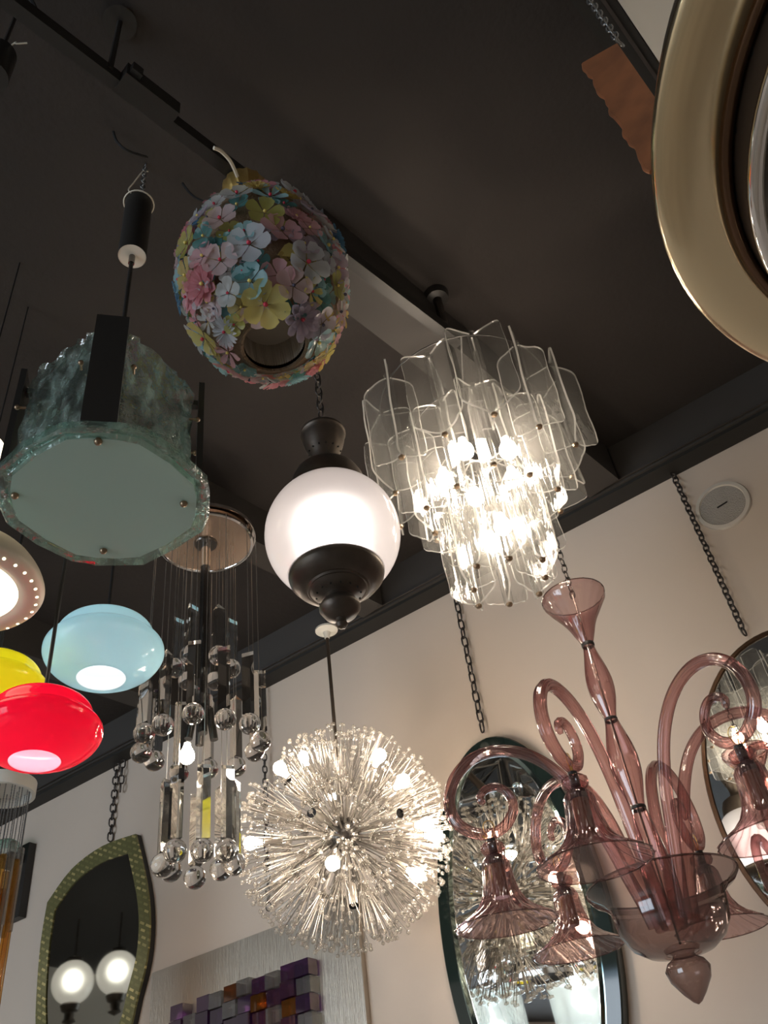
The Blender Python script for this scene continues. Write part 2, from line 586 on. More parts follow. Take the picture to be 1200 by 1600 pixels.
slab('wall_section', 'wall_paint', -3.9, -.2, T1, T1 + .1, 3.25, Z_CEIL, wf)
wn = struct(slab('window_1', 'black_paint', -3.9, -.2, T1 + .02, T1 + .07, .50, .57), 'shop window letting daylight in')
slab('window_frame', 'black_paint', -3.9, -.2, T1 + .02, T1 + .07, 3.23, 3.3, wn)
for s in (-3.9, -2.7, -1.45, -.27):
    slab('mullion', 'black_paint', s, s + .07, T1 + .02, T1 + .07, .57, 3.23, wn)
for s in (-3.83, -2.63, -1.38):
    slab('pane', 'window_pane', s, s + 1.13, T1 + .04, T1 + .046, .57, 3.23, wn)
# daylight: an area light standing in the window opening
al = bpy.data.lights.new('window_daylight', 'AREA')
al.shape = 'RECTANGLE'; al.size = 3.5; al.size_y = 2.5
al.energy = WINDOW; al.color = (0.93, 0.96, 1.0)
alo = bpy.data.objects.new('window_daylight', al); COL.objects.link(alo)
m = Matrix((ES, Vector((0, 0, 1)), ET)).transposed().to_4x4()       # -z of the light looks into the room
m.translation = st(-2.05, T1 + .12, 1.9)
alo.matrix_world = m

# dark steel beam along the top of the back wall, with a thin cable on its lower edge
b = struct(slab('trim_1', 'beam_paint', S0, S1, 0, .085, Z_BEAM, Z_CEIL), 'dark beam along the top of the back wall')
slab('beam_flange', 'black_paint', S0, S1, 0.001, .075, Z_BEAM - .012, Z_BEAM, b)
MB().tube([st(S0, .092, Z_BEAM + .01), st(S1, .092, Z_BEAM + .01)], .0035, 6).build('beam_cable', 'chain_metal', b)
# ceiling beams running towards the back wall
D1 = Vector((math.sin(math.radians(38.5)), math.cos(math.radians(38.5)), 0))
N1 = Vector((D1.y, -D1.x, 0))


def ceiling_beam(name, px, py, width, label, length=1.3):
    p = at_height(px, py, H_BEAM)
    t = ((p - W0).dot(ET) - .09) / -(D1.dot(ET))
    e0 = p + D1 * t
    e1 = e0 - D1 * length
    w = N1 * width
    P = [e0, e0 + w, e1 + w, e1]
    return struct(MB().prism([(q.x, q.y) for q in P], Z_BEAM + .001, Z_CEIL).build(name, 'beam_paint'), label)


ceiling_beam('trim_2', 938, 791, .115, 'ceiling beam above the clear glass chandelier')
ceiling_beam('trim_3', 588, 976, .10, 'ceiling beam behind the white globe lantern')
ceiling_beam('trim_4', 300, 1135, .10, 'ceiling beam beyond the prism chandelier')
# white soffit over the right part of the shop with a dark edge
LD = (at_height(1040, 112, H_BEAM) - at_height(965, 0, H_BEAM)).normalized()
LP = at_height(965, 0, H_BEAM); LN = Vector((LD.y, -LD.x, 0))
c0 = LP + LD * 1.21; c1 = LP - LD * 4.4
P = [c0, c0 + LN * 1.4 + LD * -.3, c1 + LN * 2.4, c1]
struct(MB().prism([(q.x, q.y) for q in P], Z_BEAM, Z_CEIL - .001).build('ceiling_soffit', 'soffit_paint'), 'white lowered ceiling above the brass lamp')
P = [c0 - LN * .07, c0 - LN * .002, c1 - LN * .002, c1 - LN * .07]
tr = struct(MB().prism([(q.x, q.y) for q in P], Z_BEAM, Z_CEIL - .001).build('trim_5', 'black_paint'), 'black edge trim of the white lowered ceiling')
P = [c0 - LN * .025, c0 - LN * .018, c1 - LN * .018, c1 - LN * .025]
MB().prism([(q.x, q.y) for q in P], Z_BEAM - .004, Z_BEAM).build('trim_line', 'chain_metal', tr)

# ------------------------------------------------------------------ lighting track
ta, tb = at_height(20, 4, 1.82), at_height(716, 533, 1.82)
td = (tb - ta).normalized()
tr = thing('light_track', 'long black ceiling track running past the flower lamp', 'track', ta)
rT = rot_to(td)
tl = (tb - ta).length
MB().box((0, 0, (tl - .55) / 2), (.026, .038, tl + .55)).build('rail', 'black_metal', tr, rot=rT)
p = at_height(232, 150, 1.82) - ta
MB().box((0, 0, 0), (.040, .046, .12)).build('connector', 'black_metal', tr, loc=p, rot=rT)
p = at_height(202, 126, 1.82) - ta
MB().box((0, 0, 0), (.022, .03, .022)).build('clip', 'black_metal', tr, loc=p + N1 * .02, rot=rT)
for px, py in ((172, 108),):
    p = at_height(px, py, 1.82) - ta
    MB().tube([p, p + Vector((0, 0, H_CEIL - 1.82 - .012))], .006, 8).lathe([(.001, 0), (.035, 0), (.03, .012), (.001, .012)], 20, c=p + Vector((0, 0, H_CEIL - 1.82 - .0125))).build('hanger', 'black_metal', tr)


def cable(name, pts, r, mat, label):
    pts = [at_height(x, y, h) for x, y, h in pts]
    o = thing(name, label, 'cable', pts[0])
    MB().tube(smooth_path([p - pts[0] for p in pts], 5), r, 6).build('wire', mat, o)
    return o


cable('loose_cable', [(177, 206, 2.05), (183, 222, 2.02), (200, 236, 2.0), (230, 246, 2.02)], .0035, 'cable_black', 'black loose cable end above the cylinder canopy of the green lantern')
cable('loose_cable', [(285, 286, 2.05), (292, 296, 2.03), (304, 308, 2.0), (322, 316, 1.98)], .003, 'cable_black', 'short black loose cable beside the flower lamp')
cable('loose_cable', [(44, -6, 2.0), (50, 2, 1.95), (55, 12, 1.92), (57, 22, 1.87)], .004, 'cable_black', 'black cable bent over the ceiling track at the upper left corner')
cable('loose_cable', [(334, 231, 1.745), (345, 236, 1.75), (360, 252, 1.755), (371, 276, 1.755)], .004, 'cable_white', 'white cable end sticking up beside the gold crown of the flower lamp')
# dark canopy cut by the frame
p = at_height(-14, 120, 1.75)
o = thing('canopy', 'dark cylinder canopy with a wire end at the left edge of the picture', 'canopy', p)
MB().lathe([(.001, 0), (.03, 0), (.03, .10), (.028, .105), (.001, .105)], 24).build('cup', 'black_metal', o)
MB().tube([(0, 0, .1), (0, 0, H_CEIL - 1.75 - .001)], .004, 6).build('rod', 'black_metal', o)
MB().tube(smooth_path([(0.0, 0, .105), (.03, -.01, .118), (.034, -.012, .106), (.055, -.01, .107)]), .0016, 5).build('wire_end', 'cable_white', o)


# ------------------------------------------------------------------ flower lamp
def flower_mesh(kind, mat):
    mb = MB()
    n, ln, wd, cup = {'five': (5, 1.0, .43, .18), 'six': (6, 1.0, .37, .15), 'star': (6, 1.0, .22, .2), 'daisy': (20, 1.0, .11, .12),
                      'eight': (9, 1.0, .25, .25), 'leaf': (1, 1.5, .5, .1), 'pansy': (4, 1.0, .54, .15)}[kind]
    layers = 2 if kind == 'eight' else 1
    for l in range(layers):
        sc = 1.0 - .3 * l
        for i in range(n):
            a = 2 * PI * (i + .5 * l) / n + random.uniform(-.06, .06)
            R = Matrix.Rotation(a, 3, 'Z')
            L = ln * sc * random.uniform(.93, 1.07)
            w = wd * sc
            pts = [(0.05, 0, .02)]
            for t, ww, in ((.28, .42), (.58, .92), (.82, 1.0), (1.0, .45)):
                pts.append((L * t, -w * ww, cup * t * t + .10 * ww + .08 * l))
                pts.append((L * t * 1.02, 0, cup * t * t - .02 + .08 * l))
                pts.append((L * t, w * ww, cup * t * t + .10 * ww + .08 * l))
            f = [(0, 2, 1), (0, 3, 2)]
            for r in range(3):
                b = 1 + 3 * r
                f += [(b, b + 1, b + 4, b + 3), (b + 1, b + 2, b + 5, b + 4)]
            mb.add([R @ Vector(p) for p in pts], f)
    return mb.mesh('flower', mat, 60)


FCEN = ray(410, 440) * 1.75 + Vector((0, 0, CZ))
FA, FCz = .141, .212
frot = Matrix.Rotation(math.radians(-5), 4, 'Y')
fl = thing('flower_pendant_lamp', 'egg-shaped pendant lamp covered in pastel glass flowers', 'lamp', FCEN, frot)
eggp = lambda u: (FA * math.sin(u), -FCz * math.cos(u))
u0, u1 = .42, PI - .30
MB().lathe([eggp(u0 + (u1 - u0) * i / 20) for i in range(21)], 40).build('mesh_body', 'gold_mesh', fl)
MB().tube([(.0575 * math.cos(2 * PI * k / 32), .0575 * math.sin(2 * PI * k / 32), -FCz * math.cos(u0)) for k in range(32)], .004, 6, closed=True).build('opening_ring', 'gold_mesh', fl)
rb = MB().lathe([(.053, -.184), (.053, -.125)], 160, flute=lambda i, a: 1 + .02 * math.sin(70 * a))
rb.lathe([(.001, -.125), (.053, -.125)], 40).build('inner_basket', 'ribbed_metal', fl)
gt = FCz + .108
MB().lathe([(.05, FCz * .93), (.03, FCz + .012), (.018, FCz + .03), (.030, gt - .022), (.038, gt - .016)], 28).build('crown_neck', 'brown_metal', fl)
MB().lathe([(.040, gt - .02), (.046, gt - .005), (.049, gt + .012), (.047, gt + .03), (.039, gt + .03), (.035, gt + .012), (.034, gt - .02)], 40,
           flute=lambda i, a: 1 + .04 * math.sin(14 * a)).build('gold_crown', 'gold', fl)
MB().tube([(0, 0, gt - .03), (0, 0, 1.785 + CZ - FCEN.z)], .005, 8).build('stem', 'black_metal', fl, rot=frot.inverted())
fmesh, fcount = {}, 0
fpos = []


def add_flower(n, kind, colr, size, bead='bead_red', spin=None, lift0=.006):
    """n: unit vector of the egg's surface normal parameter (local)"""
    p = Vector((FA * n.x, FA * n.y, FCz * n.z))
    nn = Vector((n.x / FA, n.y / FA, n.z / FCz)).normalized()
    key = (kind, colr, len(fpos) % 3)
    if key not in fmesh:
        fmesh[key] = flower_mesh(kind, 'petal_' + colr)
    lift = lift0 + .010 * random.random()
    R = rot_to(nn + Vector((random.uniform(-.2, .2), random.uniform(-.2, .2), random.uniform(-.2, .2)))) @ Matrix.Rotation(random.uniform(0, 6) if spin is None else spin, 4, 'Z')
    o = link('flower', fmesh[key], fl, p + nn * lift, R)
    o.scale = (size, size, size)
    if kind != 'leaf':
        if bead not in fmesh:
            fmesh[bead] = MB().ico((0, 0, .16), .11).mesh('flower_bead', bead, 80)
        link('flower_bead', fmesh[bead], o)
    fpos.append(p)


def egg_hit(px, py):
    o = Vector((0, 0, CZ)) - FCEN
    d = ray(px, py)
    Ri = frot.to_3x3().inverted()
    o, d = Ri @ o, Ri @ d
    S = lambda v: Vector((v.x / FA, v.y / FA, v.z / FCz))
    o, d = S(o), S(d)
    A, B, C = d.dot(d), 2 * o.dot(d), o.dot(o) - 1
    disc = B * B - 4 * A * C
    t = (-B - math.sqrt(max(disc, 0))) / (2 * A)
    return (o + d * t).normalized()


KEY = [(415, 478, 'six', 'yellow', 36, 'bead_red'), (393, 391, 'five', 'white', 34, 'bead_red'), (351, 353, 'five', 'blush', 28, 'bead_red'),
       (438, 370, 'five', 'pink', 31, 'bead_dark'), (473, 417, 'five', 'white', 34, 'bead_red'), (326, 446, 'eight', 'rose', 31, 'bead_yellow'),
       (353, 414, 'five', 'blush', 27, 'bead_red'), (394, 443, 'five', 'aqua', 29, 'bead_yellow'), (433, 434, 'five', 'pink', 24, 'bead_red'),
       (453, 452, 'five', 'blush', 27, 'bead_dark'), (478, 459, 'star', 'yellow', 22, 'bead_red'), (466, 498, 'eight', 'lilac', 30, 'bead_red'),
       (491, 530, 'five', 'aqua', 28, 'bead_yellow'), (359, 515, 'daisy', 'white', 25, 'bead_red'), (329, 522, 'pansy', 'yellow', 30, 'bead_red'),
       (365, 461, 'five', 'ice', 22, 'bead_red'), (302, 385, 'five', 'olive', 27, 'bead_yellow'), (329, 378, 'five', 'teal', 21, 'bead_yellow'),
       (373, 327, 'five', 'teal', 22, 'bead_yellow'), (413, 345, 'five', 'olive', 27, 'bead_yellow'), (314, 347, 'star', 'blue', 15, 'bead_yellow'),
       (330, 318, 'leaf', 'olive', 20, ''), (293, 438, 'five', 'aqua', 23, 'bead_red'), (298, 480, 'five', 'teal', 19, 'bead_yellow'),
       (503, 390, 'five', 'aqua', 29, 'bead_yellow'), (514, 449, 'five', 'olive', 22, 'bead_yellow'), (431, 403, 'leaf', 'yellow', 22, ''),
       (537, 424, 'star', 'white', 26, 'bead_dark'), (533, 496, 'five', 'ice', 26, 'bead_red'), (365, 568, 'five', 'pink', 28, 'bead_red'),
       (392, 585, 'five', 'blush', 26, 'bead_dark'), (434, 585, 'five', 'rose', 26, 'bead_dark'), (482, 567, 'eight', 'rose', 24, 'bead_dark'),
       (303, 535, 'five', 'white', 28, 'bead_red'), (343, 572, 'five', 'aqua', 24, 'bead_red'), (510, 488, 'leaf', 'gold', 20, ''),
       (453, 313, 'five', 'ice', 31, 'bead_red'), (374, 315, 'pansy', 'ice', 26, 'bead_red'), (504, 350, 'five', 'ice', 26, 'bead_red'),
       (521, 390, 'leaf', 'gold', 22, ''), (345, 548, 'five', 'gold', 18, 'bead_yellow'), (316, 500, 'star', 'rose', 16, 'bead_dark'),
       (508, 560, 'pansy', 'yellow', 24, 'bead_red'), (352, 291, 'leaf', 'ice', 22, ''), (434, 280, 'leaf', 'ice', 24, ''),
       (478, 340, 'five', 'lilac', 24, 'bead_dark'), (288, 420, 'five', 'blush', 22, 'bead_dark'), (538, 455, 'star', 'aqua', 22, 'bead_dark'),
       (285, 500, 'five', 'ice', 26, 'bead_red'), (527, 525, 'five', 'pink', 20, 'bead_red'), (372, 505, 'five', 'olive', 16, 'bead_red'), (405, 415, 'five', 'teal', 18, 'bead_red')]
for px, py, kind, colr, sz, bead in KEY:
    add_flower(egg_hit(px, py), kind, colr, sz * 1.75 / 1458, bead)
names = list(FC)
ga = PI * (3 - 5 ** .5)
for i in range(330):
    z = 1 - 2 * (i + .5) / 330
    r = math.sqrt(1 - z * z)
    n = Vector((r * math.cos(ga * i), r * math.sin(ga * i), z))
    if z < -.885 or z > .86:
        continue
    p = Vector((FA * n.x, FA * n.y, FCz * n.z))
    if any((p - q).length < (.0295 if qi < len(KEY) else .0225) for qi, q in enumerate(fpos)):
        continue
    add_flower(n, random.choice(['five', 'five', 'six', 'eight', 'pansy', 'star']), random.choice(names), random.uniform(.022, .034), random.choice(['bead_red', 'bead_yellow', 'bead_dark']))

for i in range(420):                             # small blossoms tucked between the large ones
    z = -1 + 2 * (i + .5) / 420
    r = math.sqrt(1 - z * z)
    n = Vector((r * math.cos(ga * i + 1), r * math.sin(ga * i + 1), z))
    p = Vector((FA * n.x, FA * n.y, FCz * n.z))
    if z < -.885 or z > .86 or len(fpos) > 297 or any((p - q).length < (.0175 if qi < len(KEY) else .0155) for qi, q in enumerate(fpos)):
        continue
    add_flower(n, random.choice(['five', 'five', 'star', 'pansy']), random.choice(['teal', 'olive', 'lilac', 'blush', 'gold', 'ice', 'aqua']), random.uniform(.018, .025), random.choice(['bead_red', 'bead_yellow', 'bead_dark']), None, .001)

# ------------------------------------------------------------------ green glass lantern on a rod
HD = 1.105
hp = at_dist(165, 780, HD)
hax = at_dist(211, 365, HD)
zc0 = at_dist(210, 402, HD).z - hp.z
zc1 = at_dist(215, 318, HD).z - hp.z
hp = Vector((hax.x, hax.y, hp.z))
la = thing('glass_lantern', 'square pendant lantern of rippled green glass with black corner bars', 'lantern', hp)
TH = math.radians(-73)                        # direction of the corner nearest the camera
HR = .152                                     # centre to corner bar


def hexpt(k, r):                              # corner k at radius r
    a = TH + k * PI / 2
    return Vector((r * math.cos(a), r * math.sin(a), 0))


def plate_poly(r, cut=0):
    out = []
    for k in range(4):
        for da, f in ((-21, 1.0), (-8, .985), (8, .985), (21, 1.0), (45, .955)):
            an = TH + k * PI / 2 + math.radians(da)
            out.append((r * f * math.cos(an) + .004, r * f * math.sin(an) + .010))
    return out


po = plate_poly(.166)
pi_ = plate_poly(.143)
n = len(po)
rim = MB()
vs, fs = [], []
K = 4
for lvl in (0, 1):
    for j in range(K + 1):
        for i in range(n):
            f = j / K
            x = po[i][0] * (1 - f) + pi_[i][0] * f
            y = po[i][1] * (1 - f) + pi_[i][1] * f
            wob = .0045 * math.sin(i * 2.3 + j * 1.7 + 3 * math.sin(i * 5.1)) * (1 if 0 < j < K else .3)
            vs.append((x * (1 + wob * 3), y * (1 + wob * 3), (.0 if lvl == 0 else .014) + wob * (-1 if lvl == 0 else 1)))
B = n * (K + 1)
for j in range(K):
    for i in range(n):
        i2 = (i + 1) % n
        fs.append((j * n + i, (j + 1) * n + i, (j + 1) * n + i2, j * n + i2))
        fs.append((B + j * n + i, B + j * n + i2, B + (j + 1) * n + i2, B + (j + 1) * n + i))
for i in range(n):
    i2 = (i + 1) % n
    fs.append((i, i2, B + i2, B + i))
rim.add(vs, fs)
rim.build('plate_rim', 'green_edge', la, 30)
MB().prism(plate_poly(.144), -.001, .013).build('frosted_plate', 'frosted_plate', la)
zt = .243
bar_w = .052
for k in range(4):
    c = hexpt(k, HR * .985)
    R = Matrix.Rotation(TH + k * PI / 2, 4, 'Z')
    bar = MB().box((0, 0, .016 + zt / 2 + .004), (.010, bar_w, zt + .012)).build('corner_bar', 'black_metal', la, loc=c, rot=R)
    for zz in (.155,):
        for s in (-1, 1):
            MB().tube([(-.020, s * .040, zz), (-.008, s * .040, zz)], .0022, 6).ball((-.006, s * .040, zz), .0048, 8, 5).build('bolt', 'screw_brass', bar)
    s = hexpt(k, HR * .84)
    MB().ball((0, 0, -.002), .0065, 10, 6).build('plate_screw', 'screw_brass', la, loc=s)
random.seed(3)
NX, NZ = 15, 17
for k in range(4):
    a, b2 = hexpt(k, HR * .985), hexpt(k + 1, HR * .985)
    e = (b2 - a).normalized()
    nrm = Vector((e.y, -e.x, 0))
    if nrm.dot(a) < 0:
        nrm = -nrm
    a2, b3 = a + e * .028, b2 - e * .028
    vs, fs = [], []
    hgt = [[random.uniform(-1, 1) for _ in range(NZ + 1)] for _ in range(NX + 1)]
    for lvl in (0, 1):
        for i in range(NX + 1):
            for j in range(NZ + 1):
                f, g = i / NX, j / NZ
                top = zt * (1 - .06 * abs(2 * f - 1) ** 3)
                q = a2.lerp(b3, f) + nrm * ((.006 if lvl else -.002) + hgt[i][j] * .0058 * lvl)
                q.z = .018 + top * g + .002 * math.sin(9 * f)
                vs.append(q)
    Bn = (NX + 1) * (NZ + 1)
    for i in range(NX):
        for j in range(NZ):
            q = i * (NZ + 1) + j
            fs.append((Bn + q, Bn + q + NZ + 1, Bn + q + NZ + 2, Bn + q + 1))
            fs.append((q, q + 1, q + NZ + 2, q + NZ + 1))
    for i in range(NX):
        for j in (0, NZ):
            q = i * (NZ + 1) + j
            fs.append((q, q + NZ + 1, Bn + q + NZ + 1, Bn + q))
    for j in range(NZ):
        for i in (0, NX):
            q = i * (NZ + 1) + j
            fs.append((q, q + 1, Bn + q + 1, Bn + q))
    MB().add(vs, fs).build('glass_panel', 'green_glass', la, 80)
MB().box((0, 0, .018 + zt * .9), (HR * 1.9, .012, .012), Matrix.Rotation(TH, 3, 'Z')).box((0, 0, .018 + zt * .9), (.012, HR * 1.9, .012), Matrix.Rotation(TH, 3, 'Z')).build('cross_bar', 'black_metal', la)
MB().tube([(0, 0, zt * .9), (0, 0, zc0)], .0045, 10).build('rod', 'black_metal', la)
MB().tube([(0, 0, zc0 - .025), (0, 0, zc0 + .001)], .0065, 10).build('rod_sleeve', 'dark_chrome', la)
cr = .029
MB().lathe([(cr, zc0), (cr, zc1)], 32).build('canopy_cylinder', 'black_metal', la)
MB().lathe([(.001, zc0 + .001), (cr * .985, zc0 + .001), (cr * .985, zc0 + .005), (.001, zc0 + .005)], 32).build('canopy_disc', 'white_plate', la)
MB().tube([(cr * 1.12 * math.cos(2 * PI * k / 28), cr * 1.12 * math.sin(2 * PI * k / 28), zc1) for k in range(28)], .0018, 5, closed=True).build('canopy_ring', 'cable_white', la)
ztop = Z_CEIL - hp.z
chain(la, (0.004, 0, ztop - .002), (0.004, 0, zc1 - .01), .017, .0016, 'chain_steel')
MB().tube(smooth_path([(0, 0, zc1), (-.010, -.01, zc1 + .02), (-.024, -.01, zc1 + .05), (-.018, -.005, zc1 + .085), (.0, 0, ztop - .03), (.012, 0, ztop - .035)]), .0016, 5).build('canopy_wire', 'cable_white', la)
MB().tube([(0, 0, .06), (0, 0, .20)], .012, 10).build('lamp_holder', 'black_metal', la)

# ------------------------------------------------------------------ prism chandelier
PD = 2.487 * H_CEIL / 2.1
pc = at_height(322, 836, 1.86)
PD = math.hypot(pc.x, pc.y)
pr = thing('prism_chandelier', 'tall chandelier of hanging crystal prisms and clear glass balls', 'chandelier', pc)
hz = lambda y: at_dist(305, y, PD).z - pc.z
RC = .155
MB().lathe([(.001, -.002), (RC, -.002), (RC, -.014), (RC - .004, -.014)], 56).build('ceiling_plate', 'chrome', pr)
MB().lathe([(.001, -.035), (RC - .016, -.035), (RC - .016, -.012)], 56).build('mirror_plate', 'wall_tint_mirror', pr)
MB().tube([((RC - .012) * math.cos(2 * PI * k / 56), (RC - .012) * math.sin(2 * PI * k / 56), -.034) for k in range(56)], .0055, 8, closed=True).build('plate_rim', 'chrome', pr)
MB().lathe([(.001, -.037), (.036, -.037), (.034, -.042), (.001, -.042)], 24).build('hub_plate', 'dark_chrome', pr)
MB().tube([(0, 0, -.04), (0, 0, -.13)], .0155, 16).build('tube_sleeve', 'chrome', pr)
MB().tube([(0, 0, -.002), (0, 0, Z_CEIL - pc.z - .002)], .012, 12).build('ceiling_stem', 'dark_chrome', pr)
MB().tube([(0, 0, -.13), (0, 0, hz(1105))], .014, 16).build('centre_tube', 'dark_chrome', pr)
zb = hz(1108)
MB().lathe([(.001, zb), (.028, zb), (.028, zb + .035), (.001, zb + .035)], 24).build('socket_block', 'chrome', pr)
for k in range(4):
    a = .4 + k * PI / 2
    MB().tube([(.02 * math.cos(a), .02 * math.sin(a), zb), (.034 * math.cos(a), .034 * math.sin(a), zb - .09)], .011, 12).build('lamp_holder', 'dark_chrome', pr)
q = at_dist(292, 1182, PD - .05) - pc
bulb(pr, q, .020, 'bulb_lit')
tri = lambda L, w: MB().prism([(w * math.cos(PI / 2 + 2 * PI * i / 3), w * math.sin(PI / 2 + 2 * PI * i / 3)) for i in range(3)], 0, L).mesh('prism', 'crystal_rod', 20)
BR = .028
ballm = MB().ball((0, 0, 0), BR, 24, 16).mesh('glass_ball', 'crystal', 80)
wires = {}


def strand(x, y, z_prism_top, L, me):
    top = -.036
    key = round(z_prism_top, 3)
    if key not in wires:
        wires[key] = MB().tube([(0, 0, top), (0, 0, z_prism_top)], .0011, 4).mesh('wire', 'silver_wire', 80)
    w = link('wire', wires[key], pr, (x, y, 0))
    R = Matrix.Rotation(random.uniform(0, 2), 4, 'Z')
    if me:
        p = link('prism', me, pr, (x, y, z_prism_top - L), R)
    link('glass_ball', ballm, pr, (x, y, z_prism_top - L - BR * .95))


random.seed(11)
LA, LB, LCc = .135, .185, .185
mA, mB, mC = tri(LA, .0195), tri(LB, .0195), tri(LCc, .0195)
zA, zB, zC = hz(1045) + BR + LA, hz(1168) + BR + LB, hz(1352) + BR + LCc
for k in range(6):
    a = .3 + k * PI / 3
    strand(.077 * math.cos(a), .077 * math.sin(a), zA, LA, mA)
for k in range(12):
    a = .12 + k * PI / 6
    strand(.155 * math.cos(a), .155 * math.sin(a), zB + .012 * (k % 2), LB, mB)
for k in range(8):
    a = .35 + k * PI / 4
    strand(.085 * math.cos(a), .085 * math.sin(a), zC + .01 * (k % 2), LCc, mC)

# ------------------------------------------------------------------ white globe lantern
gp = ray(520, 836) * 1.77 + Vector((0, 0, CZ))
g = thing('globe_lantern', 'lit milky glass globe lantern with dark bronze caps', 'lantern', gp)
RG = .15
GS = 1.77 / 1.985
MB().lathe([(RG * math.sin(u), -RG * math.cos(u)) for u in [.62 + (2.62 - .62) * i / 30 for i in range(31)]], 64).build('globe', 'milk_globe', g)
cap_b = [(.1005, -.106), (.1025, -.112), (.101, -.120), (.090, -.134), (.070, -.147), (.066, -.147), (.063, -.151), (.060, -.151), (.050, -.160), (.036, -.165), (.030, -.170), (.030, -.176), (.037, -.184), (.043, -.194), (.043, -.200), (.034, -.214), (.020, -.222), (.012, -.226), (.011, -.232), (.0135, -.238), (.009, -.245), (.001, -.247)]
MB().lathe(cap_b, 48).build('lower_cap', 'bronze', g, 35)
cap_t = [(.088, .110), (.090, .120), (.089, .135), (.084, .160), (.074, .182), (.050, .196), (.034, .203), (.029, .213), (.030, .228), (.033, .246), (.041, .266), (.0475, .286), (.0515, .306), (.0530, .316), (.0555, .319), (.0555, .325), (.0515, .329), (.049, .333), (.020, .338), (.012, .340), (.010, .352), (.001, .353)]
MB().lathe(cap_t, 48).build('upper_cap', 'bronze', g, 35)
for k in range(14):
    a = 2 * PI * k / 14
    MB().lathe([(.001, 0), (.0022, 0), (.0018, .002)], 8).build('vent_hole', 'cable_black', g, loc=(.0465 * math.cos(a), .0465 * math.sin(a), -.1645), rot=rot_to((.55 * math.cos(a), .55 * math.sin(a), -1)))
    MB().lathe([(.001, 0), (.0022, 0), (.0018, .002)], 8).build('vent_hole', 'cable_black', g, loc=(.0375 * math.cos(a), .0375 * math.sin(a), .256), rot=rot_to((math.cos(a), math.sin(a), -.4)))
MB().lathe([(.001, -.078), (.045, -.078), (.058, -.066), (.062, -.05), (.062, .03), (.055, .046), (.04, .054), (.001, .054)], 32).build('inner_tube', 'bulb_core', g)
MB().tube([(0, 0, .053), (0, 0, .115)], .02, 12).build('lamp_holder', 'bronze', g)
MB().tube([(.0, 0, -.079), (0, 0, -.11)], .008, 8).build('tie_rod', 'bronze', g)
g.scale = (GS, GS, GS)
chain(g, (0, 0, (Z_CEIL - gp.z - .002) / GS), (0, 0, .352), .034, .0026, 'chain_metal')

# ------------------------------------------------------------------ clear glass leaf chandelier
CHD = 1.52
cp = at_dist(768, 800, CHD)
ch = thing('leaf_chandelier', 'lit three-tier chandelier of clear rippled glass leaves', 'chandelier', cp)


def leaf_mesh(L, w, seed):
    rnd = random.Random(seed)
    mb = MB()
    rows = [0, .002, .006, .011, .018] + [.018 + (L - .036) * q / 8 for q in range(1, 8)] + [L - .018, L - .011, L - .006, L - .002, L]
    NXl, NZl = 6, len(rows) - 1
    for k in range(3):
        a = k * 2 * PI / 3 + PI
        e = Vector((math.cos(a), math.sin(a), 0)); nn = Vector((-e.y, e.x, 0))
        ww = w * rnd.uniform(.92, 1.08)
        ph, ph2 = rnd.uniform(0, 6), rnd.uniform(0, 6)
        vs, fs = [], []
        rc = .018
        for lvl in (-1, 1):
            for j in range(NZl + 1):
                z = rows[j]
                g_ = z / L
                d = min(z, L - z)
                wz = ww - (rc - math.sqrt(max(0, rc * rc - (rc - min(d, rc)) ** 2)))
                wz += .0014 * math.sin(13 * g_ + ph)
                for i in range(NXl + 1):
                    f = i / NXl
                    bend = .003 * math.sin(f * 2.4) * math.sin(2.2 * g_ + ph2) + .0010 * math.sin(9 * g_ + 5 * f + ph)
                    dz = (.014 * f * f) * (-1 if g_ < .5 else 0) * (1 - 2 * g_ if g_ < .5 else 0) * rnd.choice((1, 1))
                    q = e * (.006 + (wz - .006) * f) + nn * (bend + lvl * .0021)
                    vs.append((q.x, q.y, z - dz * .8))
        Bn = (NXl + 1) * (NZl + 1)
        for j in range(NZl):
            for i in range(NXl):
                q = j * (NXl + 1) + i
                fs.append((q, q + NXl + 1, q + NXl + 2, q + 1))
                fs.append((Bn + q, Bn + q + 1, Bn + q + NXl + 2, Bn + q + NXl + 1))
        mb.cur = 0
        mb.add(vs, fs)
        fs = []
        for j in range(NZl):
            q = j * (NXl + 1) + NXl
            fs.append((q, q + NXl + 1, Bn + q + NXl + 1, Bn + q))
        for i in range(NXl):
            for j in (0, NZl):
                q = j * (NXl + 1) + i
                fs.append((q, q + 1, Bn + q + 1, Bn + q))
        mb.f += [tuple(i + len(mb.v) - len(vs) for i in f) for f in fs]
        mb.fm += [1] * len(fs)
    mb.lathe([(.0065, -.004), (.0105, -.002), (.0105, L + .004), (.0065, L + .006)], 12)
    return mb.mesh('glass_leaf', ('clear_leaf', 'leaf_edge'), 50)


